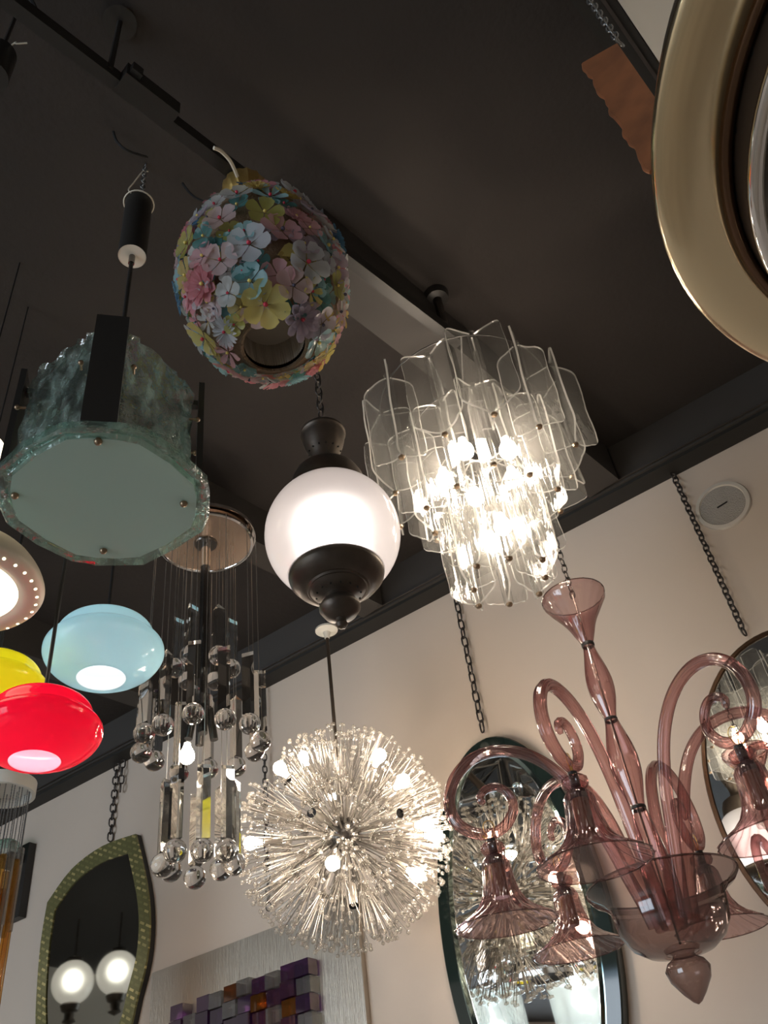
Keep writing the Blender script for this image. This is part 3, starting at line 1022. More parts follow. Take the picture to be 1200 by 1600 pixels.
screwm = MB().lathe([(.001, -.009), (.0055, -.0085), (.007, -.005), (.007, -.003), (.001, -.002)], 12).mesh('screw', 'screw_brass')
zr = lambda x, y: at_dist(x, y, CHD).z - cp.z
tiers = [(12, .207, zr(757, 757), .26, .068, 0.10), (10, .138, zr(768, 800), .245, .060, 0.35), (8, .080, zr(792, 908), .26, .055, 0.0)]
sd = 0
for nl, R, z0, L, w, ph in tiers:
    ms = [leaf_mesh(L, w, sd + i) for i in range(3)]
    sd += 5
    for k in range(nl):
        a = ph + 2 * PI * k / nl
        rr = R + (.012 if k % 2 else -.006)
        tilt = Matrix.Rotation(a, 4, 'Z') @ Matrix.Rotation(random.uniform(-.03, .03), 4, 'Y') @ Matrix.Rotation(random.uniform(-.25, .25), 4, 'Z')
        o = link('glass_leaf', ms[k % 3], ch, (rr * math.cos(a), rr * math.sin(a), z0 + random.uniform(-.006, .006)), tilt)
        link('screw', screwm, o)
    MB().tube([((R - .0) * math.cos(2 * PI * k / 40), R * math.sin(2 * PI * k / 40), z0 + L + .012) for k in range(40)], .0017, 6, closed=True).build('frame_ring', 'black_metal', ch)
    MB().tube([(-R, 0, z0 + L + .012), (R, 0, z0 + L + .012)], .0025, 6).tube([(0, -R, z0 + L + .012), (0, R, z0 + L + .012)], .0025, 6).build('frame_arm', 'black_metal', ch)
topz = Z_CEIL - cp.z - .002
MB().tube([(0, 0, tiers[2][2] + .2), (0, 0, topz)], .012, 12).build('stem', 'dark_chrome', ch)
MB().lathe([(.001, topz), (.035, topz), (.03, topz - .02), (.013, topz - .025)], 28).build('canopy', 'black_metal', ch)
for k in range(5):
    a = .5 + 2 * PI * k / 5
    bulb(ch, (.085 * math.cos(a), .085 * math.sin(a), tiers[1][2] + .12), .021)
for k in range(2):
    a = -1.2 + PI * k
    bulb(ch, (.03 * math.cos(a), .03 * math.sin(a), tiers[2][2] + .12), .019)

# ------------------------------------------------------------------ dandelion chandelier
SD = 2.40
sp = at_dist(535, 1306, SD)
can = at_dist(512, 985, SD)
sp = Vector(((can.x + sp.x) / 2, (can.y + sp.y) / 2, sp.z))
du = thing('dandelion_chandelier', 'lit spherical chandelier bristling with crystal flower sprays like a dandelion', 'chandelier', sp)
RS = .285
hz_ = can.z - sp.z
MB().tube([(0, 0, 0), (0, 0, hz_)], .0055, 10).build('rod', 'bronze', du)
MB().lathe([(.001, hz_ + .004), (.036, hz_ + .004), (.036, hz_ - .002), (.012, hz_ - .008), (.0075, hz_ - .03), (.001, hz_ - .03)], 28).build('canopy', 'ash_white', du)
MB().tube([(0, 0, hz_), (0, 0, Z_CEIL - sp.z - .002)], .0022, 6).build('hanging_wire', 'black_metal', du)
MB().ball((0, 0, 0), .05, 20, 14).build('hub', 'dark_chrome', du)


def sphere_hit(px, py, R, far=False):
    o = Vector((0, 0, CZ)) - sp
    d = ray(px, py)
    B, C = o.dot(d), o.dot(o) - R * R
    disc = max(B * B - C, 0)
    t = -B + (math.sqrt(disc) if far else -math.sqrt(disc))
    return (o + d * t).normalized()


lit = [(420, 1182), (592, 1183), (628, 1222), (385, 1318), (520, 1348), (697, 1306), (650, 1366), (664, 1288)]
dim = [(487, 1270), (625, 1271), (553, 1415), (450, 1222), (424, 1388)]
dirs = []
for x, y in lit:
    d = sphere_hit(x, y, RS * .86)
    dirs.append(d)
    so = MB().tube([(0, 0, .045), (0, 0, RS * .62)], .0028, 6).lathe([(.009, RS * .58), (.011, RS * .60), (.011, RS * .74), (.009, RS * .75)], 14).build('lamp_arm', 'silver_wire', du, rot=rot_to(d))
    bulb(so, (0, 0, RS * .88), .018, 'bulb_lit', (0, 0, 1))
for x, y in [(478, 1190), (519, 1250)]:
    d = sphere_hit(x, y, RS * .8, True)
    dirs.append(d)
    so = MB().tube([(0, 0, .045), (0, 0, RS * .62)], .0028, 6).lathe([(.009, RS * .58), (.011, RS * .60), (.011, RS * .74), (.009, RS * .75)], 14).build('lamp_arm', 'silver_wire', du, rot=rot_to(d))
    bulb(so, (0, 0, RS * .86), .015, 'bulb_lit', (0, 0, 1))
for x, y in dim:
    d = sphere_hit(x, y, RS * .80)
    dirs.append(d)
    so = MB().tube([(0, 0, .045), (0, 0, RS * .62)], .0028, 6).lathe([(.011, RS * .58), (.0125, RS * .62), (.0125, RS * .80)], 16).build('lamp_arm', 'silver_wire', du, rot=rot_to(d))
    MB().lathe([(.001, RS * .795), (.0118, RS * .795), (.0125, RS * .80), (.0125, RS * .803)], 16).build('empty_socket', 'cable_black', so)
random.seed(5)
NS = 76
for i in range(NS):
    z = 1 - 2 * (i + .5) / NS
    r = math.sqrt(1 - z * z)
    d = Vector((r * math.cos(ga * i), r * math.sin(ga * i), z))
    near = min((d.angle(e) for e in dirs), default=9)
    if near < .13:
        continue
    R = rot_to(d)
    base = RS * random.uniform(.48, .60)
    st_m = MB().tube([(0, 0, .045), (0, 0, base)], .0030, 6)
    st_m.ball((0, 0, base), .008, 8, 6)
    bd = MB()
    n_st = 15
    cone = .030 * RS / .285
    for k in range(n_st):
        rr = math.sqrt((k + .4) / n_st)
        a = ga * k + random.uniform(-.2, .2)
        ang = .40 * rr
        ln = RS * random.uniform(.95, 1.04) - base
        tip = Vector((math.sin(ang) * math.cos(a) * ln * 1.05, math.sin(ang) * math.sin(a) * ln * 1.05, base + math.cos(ang) * ln))
        st_m.tube([(math.cos(a) * .006, math.sin(a) * .006, base), tip], .0009, 3, cap=False)
        bd.ico(tip, random.uniform(.0056, .0074))
    for k in range(12):                          # rosette of small beads round the foot of the spray
        a = 2 * PI * k / 12
        bd.ico((math.cos(a) * .013, math.sin(a) * .013, base + .004), .0042)
    o = st_m.build('spray', 'spray_wire', du, 60, rot=R)
    bd.build('bead_cluster', 'bead_glass', o, 80)['kind'] = 'stuff'

# ------------------------------------------------------------------ purple blown-glass chandelier
MD = 1.85
mx = at_dist(893, 925, MD)
zz = lambda x, y: at_dist(x, y, MD).z
mz = CZ + .5                                     # height of the bell rims
mp = Vector((mx.x, mx.y, mz))
mu = thing('purple_glass_chandelier', 'amethyst blown-glass chandelier with six curled arms and bell shades', 'chandelier', mp)
rz = lambda h: CZ + h - mz                       # heights above the eye -> local
flu = lambda n, d, tw=0.0: (lambda i, a: 1 + d * math.sin(n * (a + tw * i)))
MB().lathe([(.0745, rz(1.205)), (.076, rz(1.200)), (.072, rz(1.188)), (.058, rz(1.165)), (.042, rz(1.140)), (.031, rz(1.118)), (.024, rz(1.098)), (.017, rz(1.080)), (.013, rz(1.070))], 72, flute=flu(18, .018, .05)).build('canopy_bell', 'purple_glass', mu, 60)
MB().tube([(.0755 * math.cos(2 * PI * k / 48), .0755 * math.sin(2 * PI * k / 48), rz(1.203)) for k in range(48)], .0013, 5, closed=True).build('canopy_rim', 'purple_smoke', mu)


def baluster(z1, z0, rmax, r_end, peak):
    prof = []
    for i in range(17):
        t = i / 16
        s = math.sin(PI * (t ** (math.log(.5) / math.log(peak)))) ** 1.25
        prof.append((r_end + (rmax - r_end) * s, z1 + (z0 - z1) * t))
    MB().lathe(prof, 36, flute=flu(12, .03)).build('stem_piece', 'purple_glass', mu, 60)
    MB().lathe([(r_end + .0005, z0 + .003), (r_end + .002, z0 + .001), (r_end + .002, z0 - .003), (r_end + .0005, z0 - .005)], 20).build('stem_collar', 'black_metal', mu)


MB().lathe([(.0135, rz(1.072)), (.015, rz(1.070)), (.015, rz(1.064)), (.0135, rz(1.062))], 20).build('stem_collar', 'black_metal', mu)
baluster(rz(1.066), rz(.877), .029, .0125, .55)
baluster(rz(.875), rz(.679), .031, .0140, .50)
MB().lathe([(.0145, rz(.676)), (.020, rz(.64)), (.027, rz(.59)), (.031, rz(.55)), (.030, rz(.50)), (.024, rz(.45))], 36, flute=flu(12, .03)).build('stem_piece', 'purple_glass', mu, 60)
MB().tube([(0, 0, rz(1.21)), (0, 0, rz(.42))], .0022, 8).build('inner_rod', 'dark_chrome', mu)
bowl = [(.142, rz(.532)), (.145, rz(.527)), (.136, rz(.516)), (.118, rz(.505)), (.108, rz(.493)), (.106, rz(.470)), (.101, rz(.447)), (.086, rz(.424)), (.062, rz(.408)), (.034, rz(.402))]
MB().lathe(bowl, 64).build('bowl', 'purple_smoke', mu, 60)
MB().tube([(.1445 * math.cos(2 * PI * k / 64), .1445 * math.sin(2 * PI * k / 64), rz(.5305)) for k in range(64)], .0016, 5, closed=True).build('bowl_rim', 'purple_smoke', mu)
MB().lathe([(.030, rz(.405)), (.020, rz(.402)), (.022, rz(.397)), (.034, rz(.390)), (.041, rz(.378)), (.036, rz(.360)), (.020, rz(.338)), (.008, rz(.325)), (.001, rz(.321))], 40).build('finial', 'purple_smoke', mu, 60)
chain(mu, (0, 0, Z_CEIL - mp.z - .002), (0, 0, rz(1.20)), .024, .0018, 'chain_metal')
prof = [(.036, .455), (.045, .50), (.058, .547), (.076, .617), (.100, .70), (.138, .775), (.19, .825), (.25, .846), (.308, .838), (.352, .803), (.373, .757), (.369, .712), (.342, .683), (.304, .672), (.269, .685), (.247, .716), (.250, .748), (.270, .767), (.295, .765), (.310, .750), (.304, .736)]


def arm_mesh():
    path = smooth_path([(r, 0, rz(z)) for r, z in prof], 5)
    m = len(path)
    rad = []
    for i in range(m):
        t = i / (m - 1)
        rad.append(.0128 * (1 - .42 * max(0, (t - .55) / .45)) if t < .985 else .005)
    n = 9
    vs, fs = [], []
    for i, p in enumerate(path):
        tdir = (path[min(i + 1, m - 1)] - path[max(i - 1, 0)]).normalized()
        y = Vector((0, 1, 0)); b = tdir.cross(y).normalized()
        for k in range(n * 4):
            a = PI * k / (2 * n)
            q = rad[i] * (.93 + .07 * math.cos(2 * n * a / 2))
            vs.append(p + (b * math.cos(a) + y * math.sin(a)) * q)
    N2 = 4 * n
    for i in range(m - 1):
        for k in range(N2):
            k2 = (k + 1) % N2
            fs.append((i * N2 + k, i * N2 + k2, (i + 1) * N2 + k2, (i + 1) * N2 + k))
    fs.append(tuple(range((m - 1) * N2, m * N2)))
    return MB().add(vs, fs).mesh('arm', 'purple_glass', 80)


armm = arm_mesh()
bell_prof = [(.014, .128), (.022, .122), (.0275, .112), (.029, .095), (.031, .075), (.036, .054), (.046, .036), (.062, .021), (.082, .009), (.096, .001), (.0975, -.001)]


def bell_flute(i, a):
    return 1 + (.006 * min(i, 5) + (.012 if i > 5 else 0)) * math.sin(20 * a + i * .7)


thin_glass('bell_glass', (0.84, 0.64, 0.63), (0.34, 0.15, 0.16), 2.3, 0.08, milk=0.12, milk_col=(.86, .50, .50), grazing=.42)
bellm = MB().lathe(bell_prof, 160, flute=bell_flute).mesh('bell_shade', 'bell_glass', 60)
rimm = MB().tube([(.0975 * math.cos(2 * PI * k / 56), .0975 * math.sin(2 * PI * k / 56), -.001) for k in range(56)], .0012, 5, closed=True).mesh('bell_rim', 'purple_smoke')
collm = MB().lathe([(.012, .128), (.019, .131), (.0235, .138), (.0225, .147), (.016, .152), (.011, .153)], 60, flute=flu(12, .07)).mesh('bell_collar', 'purple_glass', 60)
sockm = MB().lathe([(.001, .048), (.0145, .048), (.0155, .052), (.0155, .10), (.014, .112), (.001, .112)], 20).mesh('lamp_socket', 'socket_amber')
capm = MB().lathe([(.001, .108), (.017, .110), (.0145, .127), (.009, .131), (.009, .160), (.001, .162)], 20).mesh('socket_cap', 'black_metal')
hookp = [(0, 0, .158), (.004, 0, .166), (.010, 0, .176), (.010, 0, .190), (.0, 0, .197), (-.010, 0, .190), (-.009, 0, .176), (-.002, 0, .164), (.004, .004, .160), (.016, .006, .166), (.010, .004, .160)]
hookm = MB().tube(smooth_path(hookp, 3), .0010, 5).mesh('hook_wire', 'gold')
for k in range(6):
    a = math.radians(60 * k - 1)
    R = Matrix.Rotation(a, 4, 'Z')
    link('arm', armm, mu, None, R)
    sh = link('bell_shade', bellm, mu, (.304 * math.cos(a), .304 * math.sin(a), 0), R @ Matrix.Rotation(random.uniform(-.05, .05), 4, 'X'))
    link('bell_rim', rimm, sh); link('bell_collar', collm, sh); link('lamp_socket', sockm, sh); link('socket_cap', capm, sh); link('hook_wire', hookm, sh)

# ------------------------------------------------------------------ opaline pendants
def opaline(px, py, slant, R, mat, lining, name, label, bulb_mat='added_bulb_soft'):
    """px, py: middle of the bottom opening"""
    c = ray(px, py) * slant + Vector((0, 0, CZ))
    o = thing(name, label, 'lamp', c, group='opaline glass pendants')
    out_p = [(.40, 0), (.44, .01), (.58, .065), (.77, .17), (.91, .30), (.985, .43), (1.0, .52), (.985, .60), (.93, .67), (.86, .73), (.83, .80), (.79, .91), (.69, 1.02), (.50, 1.10), (.25, 1.135), (.10, 1.14)]
    in_p = [(.40, 0), (.41, .02), (.58, .10), (.76, .21), (.89, .34), (.95, .47), (.95, .56), (.88, .66), (.80, .74), (.78, .84), (.66, .98), (.40, 1.07), (.10, 1.10)]
    MB().lathe([(r * R, z * R) for r, z in smooth2(out_p)], 72).build('shade', mat, o, 50)
    MB().lathe([(r * R * .995, z * R) for r, z in smooth2(in_p)], 72).build('lining', lining, o, 50)
    MB().lathe([(.001, 1.22 * R), (.10 * R, 1.21 * R), (.30 * R, 1.165 * R), (.32 * R, 1.13 * R), (.001, 1.14 * R)], 28).build('shade_cap', 'black_metal', o)
    MB().tube([(0, 0, 1.2 * R), (0, 0, Z_CEIL - c.z - .002)], .0042, 8).build('cord', 'cable_black', o)
    MB().tube([(0, 0, .94 * R), (0, 0, 1.10 * R)], .016, 10).build('lamp_holder', 'black_metal', o)
    MB().ball((0, 0, .78 * R), .026, 14, 10).build('bulb', bulb_mat, o)  # bulb added inside to make the coloured shade glow
    return o


def smooth2(pts, k=3):
    return [(p.x, p.y) for p in smooth_path([(x, y, 0) for x, y in pts], k)]


opaline(158, 1060, 2.30, .145, 'opaline_blue', 'opaline_lining', 'pendant_lamp', 'pale blue opaline glass pendant lamp with a white lining', 'added_bulb_blue')
opaline(54, 1190, 1.85, .1175, 'opaline_red', 'pink_lining', 'pendant_lamp', 'bright red glass pendant lamp with a pale pink opening')
opaline(-22, 1122, 2.18, .1245, 'opaline_yellow', 'opaline_lining', 'pendant_lamp', 'yellow glass pendant lamp partly hidden behind the red one')

# cream perforated pendant at the left edge
c = ray(-66, 925) * 1.95 + Vector((0, 0, CZ))
o = thing('pendant_lamp', 'lit cream dome pendant with a ring of pinholes at the left edge', 'lamp', c)
R = .158
MB().lathe([(r * R, z * R) for r, z in smooth2([(.70, .03), (.80, -.01), (.92, .0), (1.0, .06), (1.0, .14), (.93, .30), (.78, .50), (.52, .68), (.2, .76), (.02, .77)])], 72).build('shade', 'cream_plastic', o, 60)
MB().lathe([(r * R, z * R) for r, z in smooth2([(.70, .03), (.66, .12), (.60, .30), (.40, .5), (.02, .56)])], 64).build('diffuser', 'cream_lit', o, 60)
holem = MB().lathe([(.0005, .0), (.0032, .0), (.003, -.002)], 10).mesh('pinhole_glow', 'cream_lit')  # glowing disc standing in for lamp light through a hole
for k in range(34):
    a = 2 * PI * k / 34
    link('pinhole_glow', holem, o, (.925 * R * math.cos(a), .925 * R * math.sin(a), -.0015 + .001), rot_to((.35 * math.cos(a), .35 * math.sin(a), -1)))
MB().tube([(0, 0, .76 * R), (0, 0, Z_CEIL - c.z - .002)], .0018, 8).build('cord', 'cable_black', o)
# another lit pendant just reaching into the frame above it
c = ray(-52, 716) * 2.0 + Vector((0, 0, CZ))
o = thing('pendant_lamp', 'warm lit cream pendant whose edge just shows beside the green lantern', 'lamp', c)
MB().lathe([(.08 * math.sin(u), -.06 * math.cos(u)) for u in [.001 + (2.7) * i / 20 for i in range(21)]], 40).build('shade', 'cream_lit', o)
MB().lathe([(.034, .05), (.034, .07), (.01, .08), (.001, .08)], 20).build('shade_cap', 'black_metal', o)
MB().tube([(0, 0, .08), (0, 0, Z_CEIL - c.z - .002)], .0018, 8).build('cord', 'cable_black', o)

# ------------------------------------------------------------------ brass dome pendant
bz = .75
bc = Vector((.9134 * bz, .5140 * bz, CZ + bz))
BRr = .5275 * bz
br = thing('brass_dome_pendant', 'large polished brass dome pendant seen from below', 'lamp', bc)
MB().lathe(smooth2([(.836 * BRr, .030), (.838 * BRr, .010), (.846 * BRr, .0015), (.87 * BRr, -.001), (.92 * BRr, -.003), (.96 * BRr, -.002), (.99 * BRr, .002), (1.0 * BRr, .008), (.995 * BRr, .016), (.95 * BRr, .06), (.84 * BRr, .13), (.62 * BRr, .20), (.35 * BRr, .24), (.10 * BRr, .25), (.005, .25)]), 128).build('dome', 'brass', br, 60)
MB().tube([(.831 * BRr * math.cos(2 * PI * k / 96), .831 * BRr * math.sin(2 * PI * k / 96), .004) for k in range(96)], .0065, 10, closed=True).build('inner_ring', 'brown_metal', br)
MB().lathe([(.822 * BRr, .035), (.815 * BRr, .0), (.806 * BRr, -.030)], 96).build('perforated_drum', 'perforated_metal', br)
hm = MB().lathe([(.0005, 0), (.0045, 0), (.0042, -.0015)], 10).mesh('drum_hole', 'cable_black')
for k in range(60):
    a = 2 * PI * k / 60
    link('drum_hole', hm, br, (.8145 * BRr * math.cos(a) * 1.002, .8145 * BRr * math.sin(a) * 1.002, .002), rot_to((math.cos(a), math.sin(a), -.2)))
MB().tube([(.797 * BRr * math.cos(2 * PI * k / 96), .797 * BRr * math.sin(2 * PI * k / 96), -.033) for k in range(96)], .0075, 10, closed=True).build('lens_ring', 'chrome', br)
MB().lathe(smooth2([(.79 * BRr, -.032), (.74 * BRr, -.040), (.60 * BRr, -.052), (.35 * BRr, -.062), (.002, -.066)]), 96).build('lens', 'lens_glass', br, 60)
MB().lathe([(.79 * BRr, -.02), (.72 * BRr, .05), (.5 * BRr, .12), (.002, .14)], 64).build('reflector', 'chrome', br, 60)
MB().tube([(0, 0, .25), (0, 0, Z_BEAM - bc.z - .002)], .008, 10).build('stem', 'black_metal', br)

# ------------------------------------------------------------------ copper sheet hanging on a chain
KD = .84
k0, k1 = at_dist(966, 70, KD), at_dist(913, 100, KD)
ct = at_dist(960, 64, KD)
ux = Vector((k1.x - k0.x, k1.y - k0.y, 0)); wd = ux.length; ux.normalize()
uy = Vector((0, 0, 1)).cross(ux)
cpn = thing('copper_panel', 'rust-coloured copper sheet with a wavy edge hanging on a steel chain', 'panel', (k0.x, k0.y, k0.z))
RK = Matrix((ux, Vector((0, 0, 1)), ux.cross(Vector((0, 0, 1))))).transposed().to_4x4()
left = [(wd + .0022 * math.sin(i * 1.15) + .0014 * math.sin(i * 2.7), -.02 - i * .015) for i in range(26)]
drop = (k1.z - k0.z)
poly = [(0, 0)] + [(x, y + drop + .02) for x, y in left] + [(0, left[-1][1])]
MB().prism(poly[::-1], -.004, .004).build('sheet', 'copper_sheet', cpn, rot=RK)
lip = [Vector((x + .001, y + drop + .02, 0)) for x, y in left]
MB().tube(smooth_path(lip, 3), .0042, 8).build('rolled_edge', 'copper_sheet', cpn, 60, rot=RK)
rp = ct - k0
MB().tube([(.009 * math.cos(2 * PI * k / 16), 0, .009 * math.sin(2 * PI * k / 16)) for k in range(16)], .0018, 6, closed=True).build('ring', 'chain_steel', cpn, loc=Vector((.004, 0, .006)), rot=Matrix.Rotation(.6, 4, 'Z'))
chain(cpn, (.004, 0, Z_CEIL - k0.z - .002), (.004, 0, .012), .020, .0017, 'chain_steel')


# ------------------------------------------------------------------ things on the back wall
def wall_thing(name, label, cat, s, z, off=0.0):
    m = WALL_ROT.copy(); m.translation = st(s, off, z)
    o = thing(name, label, cat)
    o.matrix_local = m
    return o


def wpoly(pts, s, z, off=.03):
    return [(a - s, b - z) for a, b in (on_wall(x, y, off) for x, y in pts)]


# speaker
s, z = on_wall(1128, 788, .01)
spk = wall_thing('wall_speaker', 'round grey speaker grille set into the back wall', 'speaker', s, z)
rs_ = .085
MB().lathe([(rs_ * .80, .003), (rs_ * .84, .009), (rs_ * .97, .008), (rs_, .003), (rs_, 0.0005)], 56).build('trim_ring', 'speaker_rim', spk, loc=None)
MB().lathe([(.0005, .006), (rs_ * .80, .005), (rs_ * .815, .002)], 48).build('grille', 'speaker_grille', spk)
MB().box((0, 0, .0075), (.034, .0035, .003), Matrix.Rotation(.12, 3, 'Z')).build('badge', 'cable_black', spk)

# oval mirror with a dark glass border
s, z = on_wall(806, 1400, .04)
pts = [on_wall(x, y, .04) for x, y in ((790, 1138), (678, 1400), (965, 1475), (750, 1600), (902, 1600))]
top = pts[0][1]; sl = pts[1][0]; sr = pts[2][0]
cs = (sl + sr) / 2; hw = (sr - sl) / 2
cz_ = (pts[1][1] + pts[2][1]) / 2 - .01; hh = top - cz_
ov = wall_thing('oval_mirror', 'oval wall mirror with a dark green faceted glass border', 'mirror', cs, cz_)


def oval(a, b, zz, n=72):
    return [(a * math.cos(2 * PI * k / n), b * math.sin(2 * PI * k / n), zz) for k in range(n)]


def rings(levels, n=72, cap=False):
    mb = MB(); vs = []; fs = []
    for a, b, zz in levels:
        vs += oval(a, b, zz, n)
    for i in range(len(levels) - 1):
        for k in range(n):
            k2 = (k + 1) % n
            fs.append((i * n + k, i * n + k2, (i + 1) * n + k2, (i + 1) * n + k))
    if cap:
        fs.append(tuple((len(levels) - 1) * n + k for k in range(n)))
    return mb.add(vs, fs)


bw = .058
rings([(hw, hh, .002), (hw, hh, .034), (hw - .004, hh - .004, .038), (hw - bw * .72, hh - bw * .72, .042)]).build('dark_border', 'green_black_glass', ov, 30)
rings([(hw - bw * .72, hh - bw * .72, .042), (hw - bw * .78, hh - bw * .78, .0425), (hw - bw, hh - bw, .038)]).build('bevel', 'bevel_mirror', ov, 20)
rings([(hw - bw, hh - bw, .038), (hw - bw - .004, hh - bw - .004, .0375)], cap=True).build('mirror_glass', 'mirror', ov, 30)
ctop = on_wall(708, 920, .03); cbot = on_wall(752, 1141, .03)
chain(ov, (cbot[0] - cs, Z_BEAM - cz_ - .014, .02), (cbot[0] - cs, cbot[1] - cz_, .02), .042, .0030, 'chain_metal', .020)

# round mirror at the right edge
pts = [on_wall(x, y, .03) for x, y in ((1197, 985), (1073, 1160), (1198, 1500))]
ztop, sl, zmid = pts[0][1], pts[1][0], pts[1][1]
hh = (ztop - pts[2][1]) * .56; cz_ = ztop - hh
hw = .30; cs = sl + hw
rm = wall_thing('oval_mirror', 'thin bronze-framed oval mirror behind the purple chandelier at the right edge', 'mirror', cs, cz_)
rings([(hw, hh, .002), (hw, hh, .028), (hw - .003, hh - .003, .032), (hw - .012, hh - .012, .032), (hw - .014, hh - .014, .026)]).build('frame', 'brown_metal', rm, 30)
rings([(hw - .014, hh - .014, .0255), (hw - .02, hh - .02, .0255)], cap=True).build('mirror_glass', 'mirror', rm, 30)
ca = on_wall(1160, 985, .03)
chain(rm, (ca[0] - cs, Z_BEAM - cz_ - .014, .02), (ca[0] - cs, ca[1] - cz_ - .01, .02), .026, .0028, 'chain_metal', .018)

# shield-shaped mirror with a gilt border
op = [(212, 1303), (160, 1322), (112, 1358), (74, 1410), (64, 1470), (58, 1540), (56, 1610), (66, 1680), (130, 1720), (192, 1640), (214, 1560), (229, 1500), (234, 1440), (229, 1380)]
s, z = on_wall(150, 1500, .03)
sm = wall_thing('shield_mirror', 'pointed shield-shaped mirror with a gilt glass border', 'mirror', s, z)
op0 = wpoly(op, s, z)
runs = [smooth2(op0[0:4], 4), smooth2(op0[3:9], 3), smooth2(op0[8:14] + op0[0:1], 3)]
outer = runs[0][:-1] + runs[1][:-1] + runs[2][:-1]
ctr = Vector((sum(p[0] for p in outer) / len(outer), sum(p[1] for p in outer) / len(outer)))
inner = [tuple(ctr + (Vector(p) - ctr) * .82) for p in outer]
MB().prism(outer, .001, .022).build('backing', 'black_metal', sm)
MB().prism([tuple(ctr + (Vector(p) - ctr) * .84) for p in outer], .0225, .0265).build('mirror_glass', 'smoked_mirror', sm)
# gilt dashes on smoky glass, flat print
m_, nt, out = new_mat('gilt_border')
pb = nt.nodes.new('ShaderNodeBsdfPrincipled')
tc = nt.nodes.new('ShaderNodeTexCoord')
bk = nt.nodes.new('ShaderNodeTexBrick')
bk.inputs['Color1'].default_value = (.85, .70, .30, 1); bk.inputs['Color2'].default_value = (.24, .23, .10, 1)
bk.inputs['Mortar'].default_value = (.20, .195, .085, 1)
bk.inputs['Scale'].default_value = 20.0; bk.inputs['Mortar Size'].default_value = .13; bk.inputs['Bias'].default_value = .25
bk.inputs['Brick Width'].default_value = .75; bk.inputs['Row Height'].default_value = .42
mp_ = nt.nodes.new('ShaderNodeMapping'); mp_.inputs['Rotation'].default_value = (0, 0, .5)
nt.links.new(tc.outputs['Object'], mp_.inputs['Vector']); nt.links.new(mp_.outputs['Vector'], bk.inputs['Vector'])
nt.links.new(bk.outputs['Color'], pb.inputs['Base Color'])
pb.inputs['Metallic'].default_value = .35; pb.inputs['Roughness'].default_value = .25
nt.links.new(pb.outputs[0], out.inputs['Surface'])
NO = len(outer)
cut = [0, 12, 20, 27, 34, 40, NO]
groups = [[i % NO for i in range(cut[q], cut[q + 1] + 1)] for q in range(6)]
for gi in groups:
    poly = [outer[i] for i in gi] + [inner[i] for i in reversed(gi)]
    MB().prism(poly, .0225, .031).build('border_panel', 'gilt_border', sm, 25)
ca = on_wall(168, 1312, .03)
chain(sm, (ca[0] - s, Z_BEAM - z - .014, .016), (ca[0] - s, ca[1] - z, .016), .040, .0034, 'chain_metal', .022)
chain(sm, (ca[0] - s + .045, Z_BEAM - z - .014, .022), (ca[0] - s + .045, Z_BEAM - z - .16, .022), .040, .0034, 'chain_metal', .022)

# brushed steel panel with coloured glass blocks
s, z = on_wall(400, 1560, .02)
a_, b_ = on_wall(235, 1519, .03), on_wall(450, 1440, .03)
sr = on_wall(566, 1540, .03)[0]
sp_ = wall_thing('steel_wall_panel', 'brushed steel wall panel set with violet and amber glass blocks', 'panel', s, z)
ztop = (a_[1] + b_[1]) / 2
MB().box(((a_[0] + sr) / 2 - s, ztop - z - .30, .012), (sr - a_[0], .60, .022)).build('steel_sheet', 'brushed_steel', sp_)
B0 = on_wall(272, 1578, .05); B1 = on_wall(470, 1504, .05)
bwid = .062; bh = .050
blk = {c: MB().box((0, 0, 0), (bwid * .92, bh * .92, .045)).mesh('glass_block', c + '_block') for c in ('violet', 'amber', 'clear')}
nb = int((B1[0] - B0[0]) / bwid) + 1
pat = ['v.vcacvcvv', 'vcvvcvavvcv', 'vvcavvvcavv', 'cvvvavcvvcv', 'vavcvvvavcv']
for r_, row in enumerate(pat):
    for i in range(nb):
        chh = row[i % len(row)]
        if chh == '.':
            continue
        colr = {'v': 'violet', 'a': 'amber', 'c': 'clear'}[chh]
        link('glass_block', blk[colr], sp_, (B0[0] + (i + .5) * bwid - s, B1[1] - (r_ + .5) * bh - z + .006 * math.sin(i * 1.7), .046 + .006 * ((i + r_) % 2)))

# chain hook by the beam, left of the dandelion chandelier rod
pA, pB = on_wall(412, 1040, .06), on_wall(405, 1190, .06)
wm = wall_thing('hanging_chain', 'dark chain hanging down the wall behind the dandelion chandelier', 'chain', pB[0], pB[1] - .55)
chain(wm, (0, Z_BEAM - pB[1] + .55 - .014, .03), (0, .02, .03), .030, .0025, 'chain_metal', .017)

# green wall sconce at the left edge
s, z = on_wall(22, 1345, .06)
gs = wall_thing('wall_sconce', 'wall sconce with a green glass dome on a black bracket', 'sconce', s, z)
MB().lathe([(.075 * math.sin(u), .07 * math.cos(u)) for u in [PI / 2 - (PI / 2 - .01) * i / 12 for i in range(13)]], 36).build('glass_dome', 'green_edge', gs, 60, loc=(-.01, .02, .10), rot=Matrix.Rotation(-PI / 2, 4, 'X'))
MB().box((.02, -.09, .02), (.085, .32, .036)).build('back_plate', 'black_metal', gs)
MB().box((-.01, .0, .07), (.11, .035, .09)).build('bracket', 'black_metal', gs)

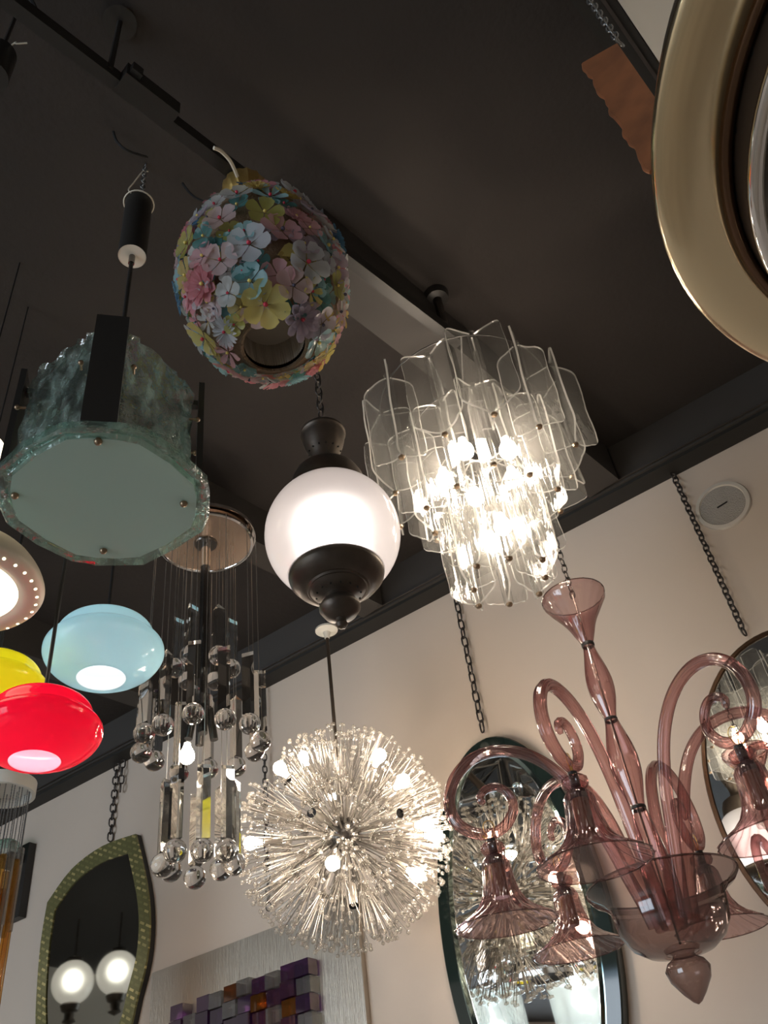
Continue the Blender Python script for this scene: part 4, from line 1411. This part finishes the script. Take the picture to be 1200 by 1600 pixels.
# ------------------------------------------------------------------ rod chandelier at the left edge
rc = at_height(4, 1243, 1.42)
rd = thing('rod_chandelier', 'chandelier of amber and clear glass rods on thin chains under a white ring', 'chandelier', rc)
RR = .106
MB().lathe([(RR - .012, .0), (RR, .0), (RR, .045), (RR - .012, .045), (RR - .012, .0)], 48).build('ring', 'white_enamel', rd, 30)
MB().lathe([(.001, .03), (RR - .013, .03), (RR - .013, .034), (.001, .034)], 40).build('plate', 'white_enamel', rd)
rodm = {c: MB().lathe([(.001, -.26 if c == 'c' else -.52), (.011, -.26 if c == 'c' else -.52), (.011, 0), (.001, 0)], 12).mesh('glass_rod', m) for c, m in (('a', 'amber_glass'), ('c', 'clear_block'))}
beadw = [(.0022 if i % 2 else .0012, -.005 * i) for i in range(64)]
strandm = MB().lathe(beadw, 6).mesh('chain_strand', 'chain_steel', 80)
for k in range(18):
    a = 2 * PI * k / 18
    x, y = (RR - .02) * math.cos(a), (RR - .02) * math.sin(a)
    ln = .21 if k % 2 else .26
    link('chain_strand', strandm, rd, (x, y, .028)).scale = (1, 1, ln / .315)
    link('glass_rod', rodm['c' if k % 2 else 'a'], rd, (x, y, .028 - ln))
for k in range(8):
    a = 2 * PI * k / 8 + .2
    x, y = .052 * math.cos(a), .052 * math.sin(a)
    link('chain_strand', strandm, rd, (x, y, .028)).scale = (1, 1, 1.1)
    link('glass_rod', rodm['a'], rd, (x, y, .028 - .345))
for k in range(3):
    a = 2 * PI * k / 3
    MB().tube(smooth_path([((RR - .03) * math.cos(a), (RR - .03) * math.sin(a), .034), (.05 * math.cos(a), .05 * math.sin(a), .12), (0, 0, .16)]), .0016, 5).build('hanger_wire', 'chain_steel', rd)
MB().tube([(0, 0, .155), (0, 0, Z_CEIL - rc.z - .002)], .003, 6).build('cord', 'cable_black', rd)

# ------------------------------------------------------------------ lamps behind the camera that the mirrors show
def mirrored(px, py, T, off=.03):
    r = ray(px, py) * T + Vector((0, 0, CZ))
    p0 = W0 + ET * off
    return r - ET * 2 * (r - p0).dot(ET)


for i, (px, py, T, lab) in enumerate(((112, 1535, 6.6, 'lit white globe lamp mirrored lower in the shield mirror'), (182, 1520, 6.5, 'lit white globe lamp mirrored beside the gilt edge of the shield mirror'))):
    c = mirrored(px, py, T)
    o = thing('globe_lamp', lab, 'lamp', c, group='globe lamps seen in the shield mirror')
    MB().ball((0, 0, 0), .128, 32, 20).build('globe', 'milk_globe', o, 80)
    MB().ball((0, 0, .01), .05, 20, 14).build('bulb', 'lamp_globe_lit', o, 80)
    MB().lathe([(.05, -.12), (.06, -.13), (.05, -.16), (.03, -.17), (.028, -.20), (.04, -.22), (.001, -.24)], 32).build('base_cap', 'bronze', o)
    MB().lathe([(.05, .115), (.045, .14), (.02, .15), (.001, .15)], 24).build('top_cap', 'bronze', o)
    MB().tube([(0, 0, .15), (0, 0, Z_CEIL - c.z - .002)], .006, 8).build('rod', 'bronze', o)
for i, (px, py, T, lab) in enumerate(((775, 1560, 7.4, 'square lit ice-glass lantern mirrored lower left in the oval mirror'), (897, 1540, 7.4, 'square lit ice-glass lantern mirrored lower right in the oval mirror'))):
    c = mirrored(px, py, T)
    o = thing('ice_glass_lantern', lab, 'lantern', c, Matrix.Rotation(.3, 4, 'Z'), group='lanterns seen in the oval mirror')
    for k in range(4):
        R = Matrix.Rotation(k * PI / 2, 4, 'Z')
        MB().box((.17, 0, 0), (.012, .32, .26)).build('glass_panel', 'ice_glass', o, rot=R)
    MB().box((0, 0, .138), (.36, .36, .012)).build('top_plate', 'chrome', o)
    for k in range(4):
        a = PI / 4 + k * PI / 2
        MB().ball((.07 * math.cos(a), .07 * math.sin(a), 0), .03, 14, 10).tube([(.07 * math.cos(a), .07 * math.sin(a), .028), (.07 * math.cos(a), .07 * math.sin(a), .132)], .01, 8).build('bulb', 'lantern_bulb', o)
    MB().tube([(0, 0, .144), (0, 0, Z_CEIL - c.z - .002)], .006, 8).build('rod', 'chrome', o)
